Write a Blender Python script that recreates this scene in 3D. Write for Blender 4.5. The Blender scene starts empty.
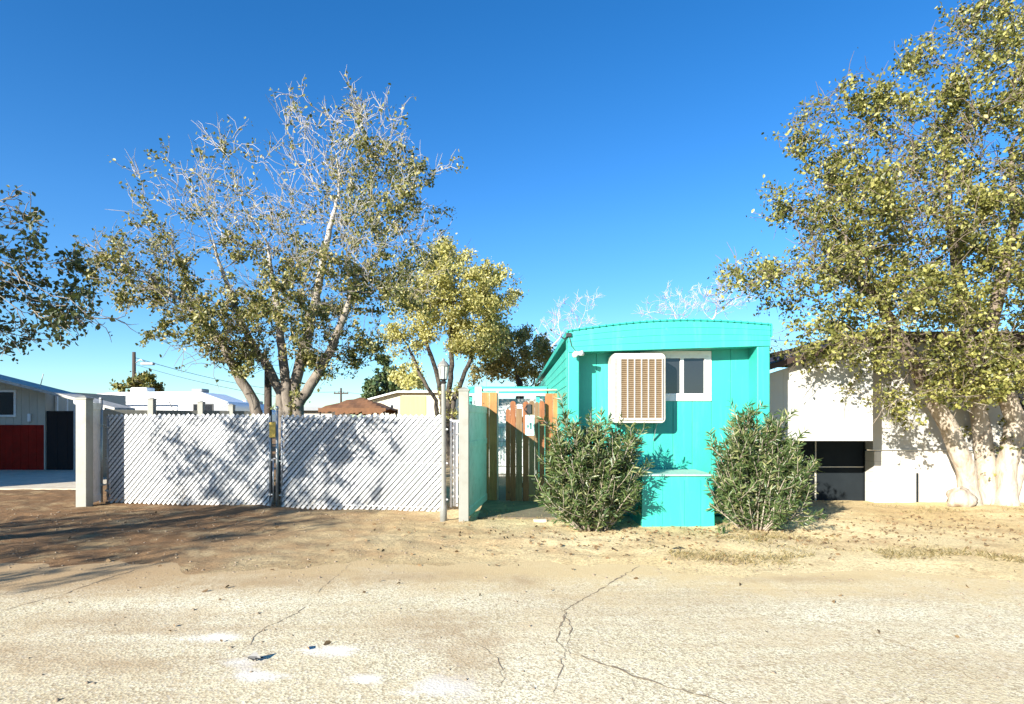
import bpy, math, random
import numpy as np
from mathutils import Vector, Matrix, noise as mnoise

random.seed(7)
RS = np.random.RandomState(11)
sc = bpy.context.scene
COL = sc.collection
F = 600.0; HY = 420.0; EYE = 1.6
def X(px, Y): return (px-512.0)/F*Y
def Z(py, Y): return EYE-(py-HY)/F*Y
def P(px, py, Y): return Vector((X(px, Y), Y, Z(py, Y)))

# ------------------------------------------------------------------ materials
def _mat(name):
    m = bpy.data.materials.new(name); m.use_nodes = True
    nt = m.node_tree; b = nt.nodes['Principled BSDF']
    return m, nt, b
def N(nt, t, **k):
    n = nt.nodes.new(t)
    for a, v in k.items():
        if a in n.inputs.keys() if hasattr(n.inputs, 'keys') else False: n.inputs[a].default_value = v
        else: setattr(n, a, v)
    return n
def noise(nt, scale, detail=6, rough=.6, vec=None, dist=0):
    n = nt.nodes.new('ShaderNodeTexNoise'); n.inputs['Scale'].default_value = scale
    n.inputs['Detail'].default_value = detail; n.inputs['Roughness'].default_value = rough
    n.inputs['Distortion'].default_value = dist
    if vec is not None: nt.links.new(vec, n.inputs['Vector'])
    return n.outputs['Fac']
def ramp(nt, fac, stops):
    r = nt.nodes.new('ShaderNodeValToRGB'); e = r.color_ramp.elements
    while len(e) < len(stops): e.new(0.5)
    for el, (p, c) in zip(e, stops):
        el.position = p; el.color = (*c, 1) if not isinstance(c, (int, float)) else (c, c, c, 1)
    nt.links.new(fac, r.inputs['Fac']); return r.outputs['Color']
def mixc(nt, fac, a, b, mode='MIX'):
    m = nt.nodes.new('ShaderNodeMix'); m.data_type = 'RGBA'; m.blend_type = mode
    for s, v in ((0, fac), (6, a), (7, b)):
        if isinstance(v, (int, float)): m.inputs[s].default_value = v
        elif isinstance(v, tuple): m.inputs[s].default_value = (*v, 1)
        else: nt.links.new(v, m.inputs[s])
    return m.outputs[2]
def bump(nt, b, h, strength=.3, dist=.02):
    n = nt.nodes.new('ShaderNodeBump'); n.inputs['Strength'].default_value = strength
    n.inputs['Distance'].default_value = dist
    nt.links.new(h, n.inputs['Height']); nt.links.new(n.outputs[0], b.inputs['Normal'])
def objv(nt, scale=None):
    t = nt.nodes.new('ShaderNodeTexCoord').outputs['Object']
    if scale:
        m = nt.nodes.new('ShaderNodeMapping'); m.inputs['Scale'].default_value = scale
        nt.links.new(t, m.inputs['Vector']); return m.outputs[0]
    return t
def plain(name, c, rough=.6, var=.12, scale=3, metal=0, bs=.15, bscale=40, dirt=None, stretch=None, spec=.5):
    """painted / weathered surface: base colour with noise mottling, optional dirt colour"""
    m, nt, b = _mat(name)
    v = objv(nt, stretch)
    f = noise(nt, scale, 8, .65, v)
    lo = tuple(max(0, x*(1-var)) for x in c); hi = tuple(min(.95, x*(1+var)) for x in c)
    col = ramp(nt, f, [(.3, lo), (.7, hi)])
    if dirt:
        g = noise(nt, scale*2.7, 10, .7, v)
        k = ramp(nt, g, [(.48, 0.0), (.75, 1.0)])
        col = mixc(nt, k, col, dirt)
    nt.links.new(col, b.inputs['Base Color'])
    b.inputs['Roughness'].default_value = rough; b.inputs['Metallic'].default_value = metal
    b.inputs['Specular IOR Level'].default_value = spec
    if bs: bump(nt, b, noise(nt, bscale, 5, .6, v), bs, .004)
    return m
M = {}
M['teal'] = plain('teal_paint', (.030, .375, .295), .5, .10, 1.2, dirt=(.03, .31, .26), bs=.2, bscale=25)
_nt = M['teal'].node_tree; _b = _nt.nodes['Principled BSDF']; _c = _b.inputs['Base Color'].links[0].from_socket; _v = objv(_nt)
_c = mixc(_nt, ramp(_nt, noise(_nt, 1.0, 9, .75, objv(_nt, (7, 7, .6))), [(.52, 0.0), (.72, .38)]), _c, (.11, .42, .34))
_c = mixc(_nt, ramp(_nt, noise(_nt, 6, 9, .8, _v), [(.62, 0.0), (.70, .5)]), _c, (.17, .35, .28))
_c = mixc(_nt, ramp(_nt, noise(_nt, 20, 6, .8, objv(_nt, (2, 2, .5))), [(.68, 0.0), (.74, .6)]), _c, (.10, .22, .18))
_nt.links.new(_c, _b.inputs['Base Color'])
M['teal_pale'] = plain('faded_teal', (.28, .50, .42), .7, .15, 5, dirt=(.42, .42, .32), bs=.2)
M['teal_dark'] = plain('teal_trim', (.018, .33, .27), .45, .1, 2)
M['white_plastic'] = plain('white_slat', (.78, .79, .80), .35, .06, 6, dirt=(.62, .61, .58), bs=.1)
_m, _nt, _b = _mat('white_slats'); _v = objv(_nt); _g = _nt.nodes.new('ShaderNodeNewGeometry')
_c = ramp(_nt, _g.outputs['Random Per Island'], [(0, (.48, .48, .475)), (.3, (.60, .605, .60)), (1, (.72, .72, .715))])
_sp = _nt.nodes.new('ShaderNodeSeparateXYZ'); _nt.links.new(_v, _sp.inputs[0])
_mr = _nt.nodes.new('ShaderNodeMapRange'); _mr.inputs[1].default_value = .55; _mr.inputs[2].default_value = .0; _nt.links.new(_sp.outputs['Z'], _mr.inputs[0])
_k = mixc(_nt, 1.0, _mr.outputs[0], ramp(_nt, noise(_nt, 5, 8, .7, _v), [(.35, 0.0), (.7, .8)]), 'MULTIPLY')
_c = mixc(_nt, _k, _c, (.42, .34, .24)); _c = mixc(_nt, ramp(_nt, noise(_nt, 2.2, 9, .75, _v), [(.55, 0.0), (.75, .4)]), _c, (.45, .43, .40))
_nt.links.new(_c, _b.inputs['Base Color']); _b.inputs['Roughness'].default_value = .45; M['white_plastic'] = _m
M['white'] = plain('white_paint', (.78, .78, .76), .5, .06, 3, dirt=(.62, .60, .55))
M['white_wall'] = plain('white_wall', (.44, .43, .395), .8, .08, 1.5, dirt=(.48, .43, .34), bs=.5, bscale=60)
_m, _nt, _b = _mat('painted_block'); _br = _nt.nodes.new('ShaderNodeTexBrick'); _mp = _nt.nodes.new('ShaderNodeMapping'); _mp.inputs['Rotation'].default_value = (math.pi/2, 0, 0)
_nt.links.new(objv(_nt), _mp.inputs['Vector']); _nt.links.new(_mp.outputs[0], _br.inputs['Vector']); _br.inputs['Scale'].default_value = 1.0
_br.inputs['Brick Width'].default_value = .4; _br.inputs['Row Height'].default_value = .2; _br.inputs['Mortar Size'].default_value = .006
_br.inputs['Color1'].default_value = (.62, .58, .51, 1); _br.inputs['Color2'].default_value = (.57, .53, .46, 1); _br.inputs['Mortar'].default_value = (.44, .40, .34, 1)
_c = mixc(_nt, ramp(_nt, noise(_nt, 2.5, 9, .75, objv(_nt)), [(.5, 0.0), (.75, .5)]), _br.outputs['Color'], (.44, .36, .26))
_nt.links.new(_c, _b.inputs['Base Color']); _b.inputs['Roughness'].default_value = .9; bump(_nt, _b, noise(_nt, 50, 6, .7, objv(_nt)), .5, .005); M['block'] = _m
M['vinyl'] = plain('grey_vinyl', (.25, .25, .215), .45, .08, 2, dirt=(.22, .20, .16), bs=.1)
M['vinyl_beige'] = plain('beige_vinyl', (.22, .215, .18), .5, .08, 2, dirt=(.17, .155, .12), bs=.1)
M['galv'] = plain('galvanised_steel', (.42, .43, .43), .45, .15, 12, metal=.7, bs=.1, bscale=80)
M['wire'] = plain('galvanised_wire', (.40, .41, .42), .45, .1, 20, metal=.6, bs=0)
M['lamp_metal'] = plain('weathered_lamp_paint', (.20, .20, .18), .5, .2, 14, dirt=(.22, .20, .17), bs=.3)
M['black'] = plain('black_paint', (.02, .02, .02), .5, .2, 5)
M['dark'] = plain('dark_interior', (.018, .017, .018), .9, .3, 3)
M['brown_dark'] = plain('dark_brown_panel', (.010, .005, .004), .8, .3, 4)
M['red'] = plain('red_siding', (.27, .016, .009), .8, .2, 2, dirt=(.16, .018, .010), bs=.2, spec=.1)
M['greyside'] = plain('grey_siding', (.46, .42, .34), .65, .1, 2, bs=.2)
M['roofmetal'] = plain('roof_metal', (.42, .40, .35), .7, .15, 3, dirt=(.16, .15, .13))
M['greywall'] = plain('grey_low_wall', (.05, .05, .052), .85, .12, 3, bs=.5)
M['gap_dark'] = plain('slat_gap_shade', (.045, .047, .05), .95, .3, 4, spec=.1)  # dark colour standing in for shade seen between the gate slats
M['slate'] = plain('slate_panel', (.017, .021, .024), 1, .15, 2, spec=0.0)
M['eave_brown'] = plain('brown_eave', (.035, .018, .012), .7, .2, 5)
M['rv'] = plain('camper_skin', (.80, .80, .78), .3, .03, 1, bs=.05)
M['rvgrey'] = plain('camper_grey', (.22, .23, .24), .4, .1, 2)
M['pole'] = plain('utility_pole_wood', (.055, .038, .028), .85, .3, 6, stretch=(4, 4, .4), bs=.5)
M['canvas'] = plain('brown_canvas', (.15, .068, .028), .85, .25, 2, dirt=(.08, .04, .02), bs=.4)
M['beige'] = plain('beige_wall', (.62, .56, .42), .8, .06, 1.5, bs=.3)
M['yellow'] = plain('yellow_panel', (.62, .45, .16), .7, .08, 2, stretch=(8, 8, .4), bs=.3)
M['cooler'] = plain('cooler_housing', (.55, .51, .44), .4, .06, 5, dirt=(.40, .33, .24))
M['cooler_pad'] = plain('cooler_pad', (.15, .095, .05), .9, .25, 14, bs=.6)
M['cooler_tan'] = plain('cooler_louver', (.33, .27, .18), .6, .15, 9)
M['concrete'] = plain('concrete', (.52, .45, .34), .9, .15, 2, dirt=(.38, .30, .2), bs=.6, bscale=50)
M['soil'] = plain('dark_soil', (.16, .12, .075), .95, .3, 3, dirt=(.09, .08, .04), bs=.8)
M['brick'] = plain('pale_brick', (.50, .42, .33), .9, .15, 8, bs=.6)
M['stone'] = plain('pebble', (.24, .185, .125), .9, .3, 9, bs=.4)
M['rope'] = plain('yellow_strap', (.62, .42, .08), .7, .1, 9)
M['frost'] = plain('lantern_glass', (.55, .58, .55), .15, .15, 9)
M['deadleaf'] = plain('dead_leaf', (.16, .10, .045), .8, .5, 7)
M['tile'] = plain('sign_face', (.42, .62, .55), .4, .04, 6)
M['sign_ink'] = plain('sign_ink', (.03, .10, .10), .5, .1, 6)
def glass(name, c=(.02, .022, .025)):
    m, nt, b = _mat(name); b.inputs['Base Color'].default_value = (*c, 1)
    b.inputs['Roughness'].default_value = .08; b.inputs['Specular IOR Level'].default_value = .8
    bump(nt, b, noise(nt, 3, 2, .5, objv(nt)), .05, .01); return m
M['glass'] = glass('window_glass')
def wood(name, c1, c2, c3):
    m, nt, b = _mat(name); v = objv(nt, (14, 14, 1.1))
    f = noise(nt, 2.2, 8, .65, v, 1.2)
    col = ramp(nt, f, [(.25, c1), (.5, c2), (.75, c3)])
    k = ramp(nt, noise(nt, 3.0, 3, .5, objv(nt)), [(.35, .75), (.7, 1.1)])
    col = mixc(nt, 1.0, col, k, 'MULTIPLY')
    vo = nt.nodes.new('ShaderNodeTexVoronoi'); vo.inputs['Scale'].default_value = 5
    nt.links.new(objv(nt, (1, 1, .8)), vo.inputs['Vector'])
    kn = ramp(nt, vo.outputs['Distance'], [(.03, 1.0), (.09, 0.0)])
    col = mixc(nt, kn, col, tuple(x*.35 for x in c1))
    nt.links.new(col, b.inputs['Base Color']); b.inputs['Roughness'].default_value = .75
    bump(nt, b, f, .4, .006); return m
M['wood_red'] = wood('redwood_board', (.15, .045, .013), (.24, .08, .025), (.32, .12, .04))
M['wood_grey'] = wood('weathered_board', (.12, .065, .028), (.19, .11, .05), (.26, .16, .08))
M['wood_gold'] = wood('golden_board', (.25, .105, .028), (.36, .17, .05), (.48, .26, .085))
M['wood_orange'] = wood('orange_board', (.24, .075, .018), (.33, .11, .03), (.40, .16, .05))
def bark(name, c1, c2, c3):
    m, nt, b = _mat(name); v = objv(nt, (1, 1, .45))
    f = noise(nt, 7, 10, .7, v, .6)
    col = ramp(nt, f, [(.3, c1), (.5, c2), (.72, c3)])
    g = noise(nt, 22, 6, .6, v)
    nt.links.new(col, b.inputs['Base Color']); b.inputs['Roughness'].default_value = .85
    bump(nt, b, mixc(nt, .5, f, g), .9, .03); return m
M['bark'] = bark('mulberry_bark', (.16, .12, .085), (.30, .25, .19), (.42, .37, .30))
M['bark_dark'] = bark('dark_bark', (.03, .024, .02), (.07, .055, .04), (.12, .095, .07))
M['bark_white'] = bark('limewashed_bark', (.20, .14, .09), (.38, .32, .25), (.50, .45, .37))
_nt = M['bark_white'].node_tree; _b = _nt.nodes['Principled BSDF']; _l = _b.inputs['Base Color'].links[0].from_socket
_s = _nt.nodes.new('ShaderNodeSeparateXYZ'); _nt.links.new(objv(_nt), _s.inputs[0])
_a = _nt.nodes.new('ShaderNodeMath'); _a.operation = 'MULTIPLY_ADD'; _nt.links.new(noise(_nt, 3, 4, .6), _a.inputs[0]); _a.inputs[1].default_value = .8; _nt.links.new(_s.outputs['Z'], _a.inputs[2])
_r = _nt.nodes.new('ShaderNodeMapRange'); _r.inputs[1].default_value = 2.2; _r.inputs[2].default_value = 2.5; _nt.links.new(_a.outputs[0], _r.inputs[0])
_nt.links.new(mixc(_nt, _r.outputs[0], _l, (.17, .13, .095)), _b.inputs['Base Color'])
M['bark_pale'] = bark('bleached_twig', (.09, .07, .052), (.17, .14, .11), (.27, .235, .19))
_nt = M['bark_pale'].node_tree; _b = _nt.nodes['Principled BSDF']; _l = _b.inputs['Base Color'].links[0].from_socket
_s = _nt.nodes.new('ShaderNodeSeparateXYZ'); _nt.links.new(objv(_nt), _s.inputs[0])
_r = _nt.nodes.new('ShaderNodeMapRange'); _r.inputs[1].default_value = 3.2; _r.inputs[2].default_value = 6.5; _nt.links.new(_s.outputs['Z'], _r.inputs[0])
_nt.links.new(mixc(_nt, _r.outputs[0], _l, (.44, .40, .35)), _b.inputs['Base Color'])
M['bark_bleach'] = bark('sun_bleached_twig', (.32, .27, .24), (.45, .40, .37), (.56, .51, .48))
def leafmat(name, stops, trans=.35, rough=.45):
    m, nt, b = _mat(name)
    g = nt.nodes.new('ShaderNodeNewGeometry')
    col = ramp(nt, g.outputs['Random Per Island'], stops)
    nt.links.new(col, b.inputs['Base Color']); b.inputs['Roughness'].default_value = rough
    t = nt.nodes.new('ShaderNodeBsdfTranslucent')
    tc = mixc(nt, 1.0, col, (1.0, 1.0, .55), 'MULTIPLY'); nt.links.new(tc, t.inputs['Color'])
    mx = nt.nodes.new('ShaderNodeMixShader'); mx.inputs[0].default_value = trans
    nt.links.new(b.outputs[0], mx.inputs[1]); nt.links.new(t.outputs[0], mx.inputs[2])
    nt.links.new(mx.outputs[0], nt.nodes['Material Output'].inputs['Surface']); return m
M['leaf_mul'] = leafmat('mulberry_leaf', [(0, (.06, .075, .018)), (.4, (.14, .15, .04)), (.75, (.28, .26, .08)), (1, (.44, .36, .16))])
M['leaf_right'] = leafmat('yellowing_leaf', [(0, (.06, .07, .015)), (.35, (.15, .155, .035)), (.7, (.28, .27, .07)), (.92, (.40, .37, .12)), (1, (.52, .47, .14))])
M['leaf_left'] = leafmat('shade_leaf', [(0, (.035, .055, .018)), (.6, (.07, .09, .03)), (1, (.14, .14, .05))])
M['leaf_cotton'] = leafmat('cottonwood_leaf', [(0, (.32, .30, .08)), (.5, (.50, .46, .15)), (1, (.66, .60, .30))], .4)
M['leaf_dark'] = leafmat('dark_evergreen_leaf', [(0, (.18, .165, .05)), (.5, (.34, .29, .10)), (1, (.50, .40, .20))], .5)
M['leaf_pine'] = leafmat('pine_leaf', [(0, (.05, .09, .03)), (.6, (.09, .13, .045)), (1, (.16, .18, .07))], .2)
M['leaf_ole'] = leafmat('oleander_leaf', [(0, (.03, .06, .018)), (.4, (.07, .115, .032)), (.8, (.15, .19, .07)), (1, (.32, .31, .14))], .25, .35)
M['grass'] = leafmat('dry_grass_blade', [(0, (.12, .10, .03)), (.5, (.26, .20, .08)), (1, (.40, .32, .16))], .3)

def ground_mat():
    m, nt, b = _mat('dirt')
    v = objv(nt)
    big = noise(nt, .35, 5, .6, v); mid = noise(nt, 1.6, 8, .65, v, .4); fine = noise(nt, 30, 6, .7, v)
    col = ramp(nt, big, [(.35, (.66, .49, .24)), (.6, (.80, .66, .38))])
    sep = nt.nodes.new('ShaderNodeSeparateXYZ'); nt.links.new(v, sep.inputs[0])
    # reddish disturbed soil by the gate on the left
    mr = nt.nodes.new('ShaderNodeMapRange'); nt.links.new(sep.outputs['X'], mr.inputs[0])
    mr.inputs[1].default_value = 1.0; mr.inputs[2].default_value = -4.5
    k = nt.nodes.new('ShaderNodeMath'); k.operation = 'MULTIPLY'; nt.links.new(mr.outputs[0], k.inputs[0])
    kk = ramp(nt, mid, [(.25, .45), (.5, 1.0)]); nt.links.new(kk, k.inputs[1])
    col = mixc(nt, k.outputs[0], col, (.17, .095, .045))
    col = mixc(nt, ramp(nt, mid, [(.48, 0.0), (.66, .5)]), col, (.36, .21, .10))
    col = mixc(nt, ramp(nt, noise(nt, 9, 8, .75, v), [(.55, 0.0), (.72, .5)]), col, (.32, .22, .13))
    col = mixc(nt, ramp(nt, fine, [(.38, .55), (.52, 0.0)]), col, (.20, .13, .07))
    nt.links.new(col, b.inputs['Base Color']); b.inputs['Roughness'].default_value = .95
    b.inputs['Specular IOR Level'].default_value = .15
    hb = mixc(nt, .35, noise(nt, 14, 10, .75, v), fine)
    bump(nt, b, hb, .7, .035); return m
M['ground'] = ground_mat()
def road_mat():
    m, nt, b = _mat('worn_asphalt')
    v = objv(nt)
    big = noise(nt, .45, 6, .6, v); mid = noise(nt, 1.7, 8, .7, v, .5)
    vo = nt.nodes.new('ShaderNodeTexVoronoi'); vo.inputs['Scale'].default_value = 55; nt.links.new(v, vo.inputs['Vector'])
    grain = vo.outputs['Color']
    gs = nt.nodes.new('ShaderNodeSeparateColor'); nt.links.new(grain, gs.inputs[0])
    col = ramp(nt, big, [(.35, (.67, .59, .385)), (.62, (.79, .725, .52))])
    # aggregate speckle
    col = mixc(nt, ramp(nt, gs.outputs[0], [(.55, 0.0), (.9, .6)]), col, (.30, .225, .13))
    col = mixc(nt, ramp(nt, gs.outputs[1], [(.7, 0.0), (.95, .5)]), col, (.76, .70, .58))
    vo2 = nt.nodes.new('ShaderNodeTexVoronoi'); vo2.inputs['Scale'].default_value = 120; nt.links.new(v, vo2.inputs['Vector'])
    gs2 = nt.nodes.new('ShaderNodeSeparateColor'); nt.links.new(vo2.outputs['Color'], gs2.inputs[0])
    col = mixc(nt, ramp(nt, gs2.outputs[2], [(.66, 0.0), (.82, .58)]), col, (.22, .16, .095))
    tr = noise(nt, 1.0, 7, .7, objv(nt, (.22, 1.5, 1)), .8)
    col = mixc(nt, ramp(nt, tr, [(.47, 0.0), (.66, .5)]), col, (.40, .285, .16))
    # sand drifted onto it, dark worn stains
    col = mixc(nt, ramp(nt, mid, [(.48, 0.0), (.68, .6)]), col, (.58, .46, .28))
    col = mixc(nt, ramp(nt, noise(nt, .9, 7, .7, v, .3), [(.58, 0.0), (.80, .5)]), col, (.34, .23, .14))
    sep = nt.nodes.new('ShaderNodeSeparateXYZ'); nt.links.new(v, sep.inputs[0])
    def mth(op, a, b, c=None):
        n_ = nt.nodes.new('ShaderNodeMath'); n_.operation = op
        for i_, q_ in enumerate((a, b, c)):
            if q_ is None: continue
            if isinstance(q_, (int, float)): n_.inputs[i_].default_value = q_
            else: nt.links.new(q_, n_.inputs[i_])
        return n_.outputs[0]
    e_ = mth('MULTIPLY_ADD', sep.outputs['X'], .05, sep.outputs['Y'])
    e_ = mth('MULTIPLY_ADD', mth('MAXIMUM', mth('MULTIPLY', mth('ADD', sep.outputs['X'], 1.5), -1.0), 0.0), .20, e_)
    e_ = mth('MULTIPLY_ADD', noise(nt, 1.1, 9, .72, v, .3), 2.6, e_)
    e_ = mth('MULTIPLY_ADD', noise(nt, 14, 6, .7, v), .8, e_)
    mrs = nt.nodes.new('ShaderNodeMapRange'); nt.links.new(e_, mrs.inputs[0]); mrs.inputs[1].default_value = 7.0; mrs.inputs[2].default_value = 8.0; mrs.inputs[4].default_value = .85
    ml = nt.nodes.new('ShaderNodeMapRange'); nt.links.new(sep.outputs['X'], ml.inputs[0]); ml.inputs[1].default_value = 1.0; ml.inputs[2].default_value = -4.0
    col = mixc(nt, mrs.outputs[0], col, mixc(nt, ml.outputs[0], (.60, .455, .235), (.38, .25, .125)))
    def blob(cx, cy, rx, ry, hi_=2.15, lo_=1.8, amt=1.0):
        mp = nt.nodes.new('ShaderNodeMapping'); mp.vector_type = 'TEXTURE'
        mp.inputs['Location'].default_value = (cx, cy, 0); mp.inputs['Scale'].default_value = (rx, ry, 1)
        nt.links.new(v, mp.inputs['Vector'])
        l = nt.nodes.new('ShaderNodeVectorMath'); l.operation = 'LENGTH'; nt.links.new(mp.outputs[0], l.inputs[0])
        a = nt.nodes.new('ShaderNodeMath'); a.operation = 'MULTIPLY_ADD'
        nt.links.new(noise(nt, 4.5, 10, .8, v), a.inputs[0]); a.inputs[1].default_value = 3.6
        nt.links.new(l.outputs['Value'], a.inputs[2])
        return _step(a.outputs[0], hi_, lo_, amt)
    def _step(s, hi_, lo_, amt):
        r = nt.nodes.new('ShaderNodeMapRange'); r.inputs[1].default_value = hi_; r.inputs[2].default_value = lo_
        r.inputs[4].default_value = amt; nt.links.new(s, r.inputs[0]); return r.outputs[0]
    for c in [(-.40, 3.58, .34, .26), (-1.6, 3.75, .28, .16), (-1.25, 4.15, .3, .16), (-1.8, 3.95, .2, .12), (-2.2, 4.4, .3, .16), (-.9, 3.7, .14, .1)]:
        col = mixc(nt, blob(*c, 2.6, 1.9, .8), col, (.80, .77, .70))
    for c in [(-.55, 4.6, .5, .45), (2.9, 6.0, .75, .18), (5.6, 5.5, .55, .2), (.1, 5.9, .25, .3), (-2.4, 5.9, 1.0, .3), (-3.7, 4.1, .8, .3), (-3.2, 4.75, 1.0, .3), (-2.5, 3.9, .9, .18), (-1.0, 6.1, .9, .25), (-.3, 4.0, .25, .5)]:
        col = mixc(nt, blob(*c, 3.1, 1.5, .75), col, (.37, .26, .145))
    nt.links.new(col, b.inputs['Base Color']); b.inputs['Roughness'].default_value = .9
    b.inputs['Specular IOR Level'].default_value = .2
    bump(nt, b, mixc(nt, .5, vo.outputs['Distance'], noise(nt, 12, 10, .75, v)), .4, .01)
    return m
M['road'] = road_mat()
M['crack'] = plain('crack_fill', (.24, .18, .115), .95, .4, 14, bs=.5)

# ------------------------------------------------------------------ mesh helpers
class MB:
    def __init__(s): s.v = []; s.f = []
    def quad(s, pts):
        n = len(s.v); s.v += [tuple(p) for p in pts]; s.f.append(tuple(range(n, n+len(pts)))); return s
    def box(s, x0, x1, y0, y1, z0, z1):
        n = len(s.v)
        s.v += [(x0, y0, z0), (x1, y0, z0), (x1, y1, z0), (x0, y1, z0), (x0, y0, z1), (x1, y0, z1), (x1, y1, z1), (x0, y1, z1)]
        s.f += [tuple(n+i for i in q) for q in ((0, 3, 2, 1), (4, 5, 6, 7), (0, 1, 5, 4), (1, 2, 6, 5), (2, 3, 7, 6), (3, 0, 4, 7))]
        return s
    def obox(s, a, b, w, h, up=(0, 0, 1)):
        """a bar from a to b, w wide (sideways), h high (along up)"""
        a = Vector(a); b = Vector(b); d = (b-a).normalized(); up = Vector(up)
        sd = d.cross(up).normalized(); u = sd.cross(d).normalized()
        n = len(s.v)
        for p in (a, b):
            for i, j in ((-1, -1), (1, -1), (1, 1), (-1, 1)): s.v.append(tuple(p+sd*i*w/2+u*j*h/2))
        s.f += [tuple(n+i for i in q) for q in ((0, 1, 2, 3), (7, 6, 5, 4), (0, 4, 5, 1), (1, 5, 6, 2), (2, 6, 7, 3), (3, 7, 4, 0))]
        return s
    def prism(s, poly, d):
        """poly: list of 3D points (planar), extruded by vector d"""
        d = Vector(d); n = len(s.v); k = len(poly)
        s.v += [tuple(p) for p in poly]+[tuple(Vector(p)+d) for p in poly]
        s.f.append(tuple(range(n+k-1, n-1, -1))); s.f.append(tuple(range(n+k, n+2*k)))
        for i in range(k):
            j = (i+1) % k; s.f.append((n+i, n+j, n+k+j, n+k+i))
        return s
    def tube(s, pts, rad, n=8, cap=True):
        pts = [Vector(p) for p in pts]
        if isinstance(rad, (int, float)): rad = [rad]*len(pts)
        base = len(s.v); ref = None
        for i, p in enumerate(pts):
            d = (pts[min(i+1, len(pts)-1)]-pts[max(i-1, 0)])
            d = d.normalized() if d.length > 1e-9 else Vector((0, 0, 1))
            if ref is None: ref = d.orthogonal().normalized()
            ref = (ref-d*ref.dot(d)); ref = ref.normalized() if ref.length > 1e-6 else d.orthogonal().normalized()
            q = d.cross(ref)
            for k in range(n):
                a = 2*math.pi*k/n; s.v.append(tuple(p+(ref*math.cos(a)+q*math.sin(a))*rad[i]))
        for i in range(len(pts)-1):
            for k in range(n):
                j = (k+1) % n; s.f.append((base+i*n+k, base+i*n+j, base+(i+1)*n+j, base+(i+1)*n+k))
        if cap:
            s.f.append(tuple(base+k for k in range(n-1, -1, -1))); s.f.append(tuple(base+(len(pts)-1)*n+k for k in range(n)))
        return s
    def lathe(s, c, prof, n=16):
        c = Vector(c); return s.tube([c+Vector((0, 0, z)) for r, z in prof], [r for r, z in prof], n)
    def build(s, name, mat, parent=None, bevel=0, smooth=False, local=False):
        me = bpy.data.meshes.new(name)
        vs = s.v
        if parent is not None and not local:
            o = parent
            off = Vector((0, 0, 0))
            while o is not None: off += o.location; o = o.parent
            vs = [(a-off.x, b-off.y, c-off.z) for a, b, c in vs]
        me.from_pydata(vs, [], s.f); me.update()
        if isinstance(mat, str): mat = M[mat]
        me.materials.append(mat)
        ob = bpy.data.objects.new(name, me); COL.objects.link(ob)
        if parent is not None: ob.parent = parent
        if smooth:
            for p in me.polygons: p.use_smooth = True
        if bevel:
            bv = ob.modifiers.new('bevel', 'BEVEL'); bv.width = bevel; bv.segments = 2; bv.limit_method = 'ANGLE'; bv.angle_limit = .6
        return ob
def npmesh(name, V, Fc, mat, parent=None, smooth=False):
    """V (n,3), Fc (m,k) all faces with k corners"""
    me = bpy.data.meshes.new(name)
    off = np.zeros(3)
    if parent is not None: off = np.array(parent.location)
    V = np.asarray(V, dtype=np.float32)-off.astype(np.float32)
    m_, k = Fc.shape
    me.vertices.add(len(V)); me.vertices.foreach_set('co', V.ravel())
    me.loops.add(m_*k); me.loops.foreach_set('vertex_index', Fc.astype(np.int32).ravel())
    me.polygons.add(m_); me.polygons.foreach_set('loop_start', np.arange(0, m_*k, k, dtype=np.int32))
    me.update(calc_edges=True); me.validate()
    if smooth: me.polygons.foreach_set('use_smooth', np.ones(m_, dtype=bool))
    me.materials.append(M[mat] if isinstance(mat, str) else mat)
    ob = bpy.data.objects.new(name, me); COL.objects.link(ob)
    if parent is not None: ob.parent = parent
    return ob
def tag(o, label, cat, group=None, kind=None):
    if label: o['label'] = label
    if cat: o['category'] = cat
    if group: o['group'] = group
    if kind: o['kind'] = kind
    return o
def thing(name, label, cat, loc=(0, 0, 0), group=None, rz=0):
    o = bpy.data.objects.new(name, None); COL.objects.link(o); o.location = loc
    o.rotation_euler = (0, 0, rz); o.empty_display_size = .2
    return tag(o, label, cat, group)
def struct(name, ob): ob.name = name; ob['kind'] = 'structure'; return ob

# ------------------------------------------------------------------ light, sky, camera
SUN = Vector((.75, 1.0, -.46)).normalized()          # direction the light travels
elev = math.asin(-SUN.z); rot = math.atan2(-SUN.x, -SUN.y)
w = bpy.data.worlds.new('World'); sc.world = w; w.use_nodes = True
nt = w.node_tree; bg = nt.nodes['Background']
sky = nt.nodes.new('ShaderNodeTexSky'); sky.sky_type = 'NISHITA'; sky.sun_disc = False
sky.sun_elevation = elev; sky.sun_rotation = rot % (2*math.pi)
sky.altitude = 900; sky.air_density = 1.0; sky.dust_density = .1; sky.ozone_density = 2.0
hs = nt.nodes.new('ShaderNodeHueSaturation'); hs.inputs['Saturation'].default_value = 1.38
nt.links.new(sky.outputs[0], hs.inputs['Color']); _tc = nt.nodes.new('ShaderNodeTexCoord'); _sp = nt.nodes.new('ShaderNodeSeparateXYZ'); nt.links.new(_tc.outputs['Generated'], _sp.inputs[0])
_tint = ramp(nt, _sp.outputs['Z'], [(0.0, (.60, .80, .96)), (.10, (.74, .88, 1.0)), (.30, (1.0, .97, 1.10)), (.6, (1.12, .93, 1.04))])
nt.links.new(mixc(nt, 1.0, hs.outputs[0], _tint, 'MULTIPLY'), bg.inputs['Color'])
bg.inputs['Strength'].default_value = .080
sl = bpy.data.lights.new('sun', 'SUN'); sl.energy = 5.0; sl.angle = math.radians(.5); sl.color = (1, .955, .86)
so = bpy.data.objects.new('sun', sl); COL.objects.link(so); so.rotation_euler = SUN.to_track_quat('-Z', 'Y').to_euler(); so.location = (-20, -20, 20)
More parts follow.
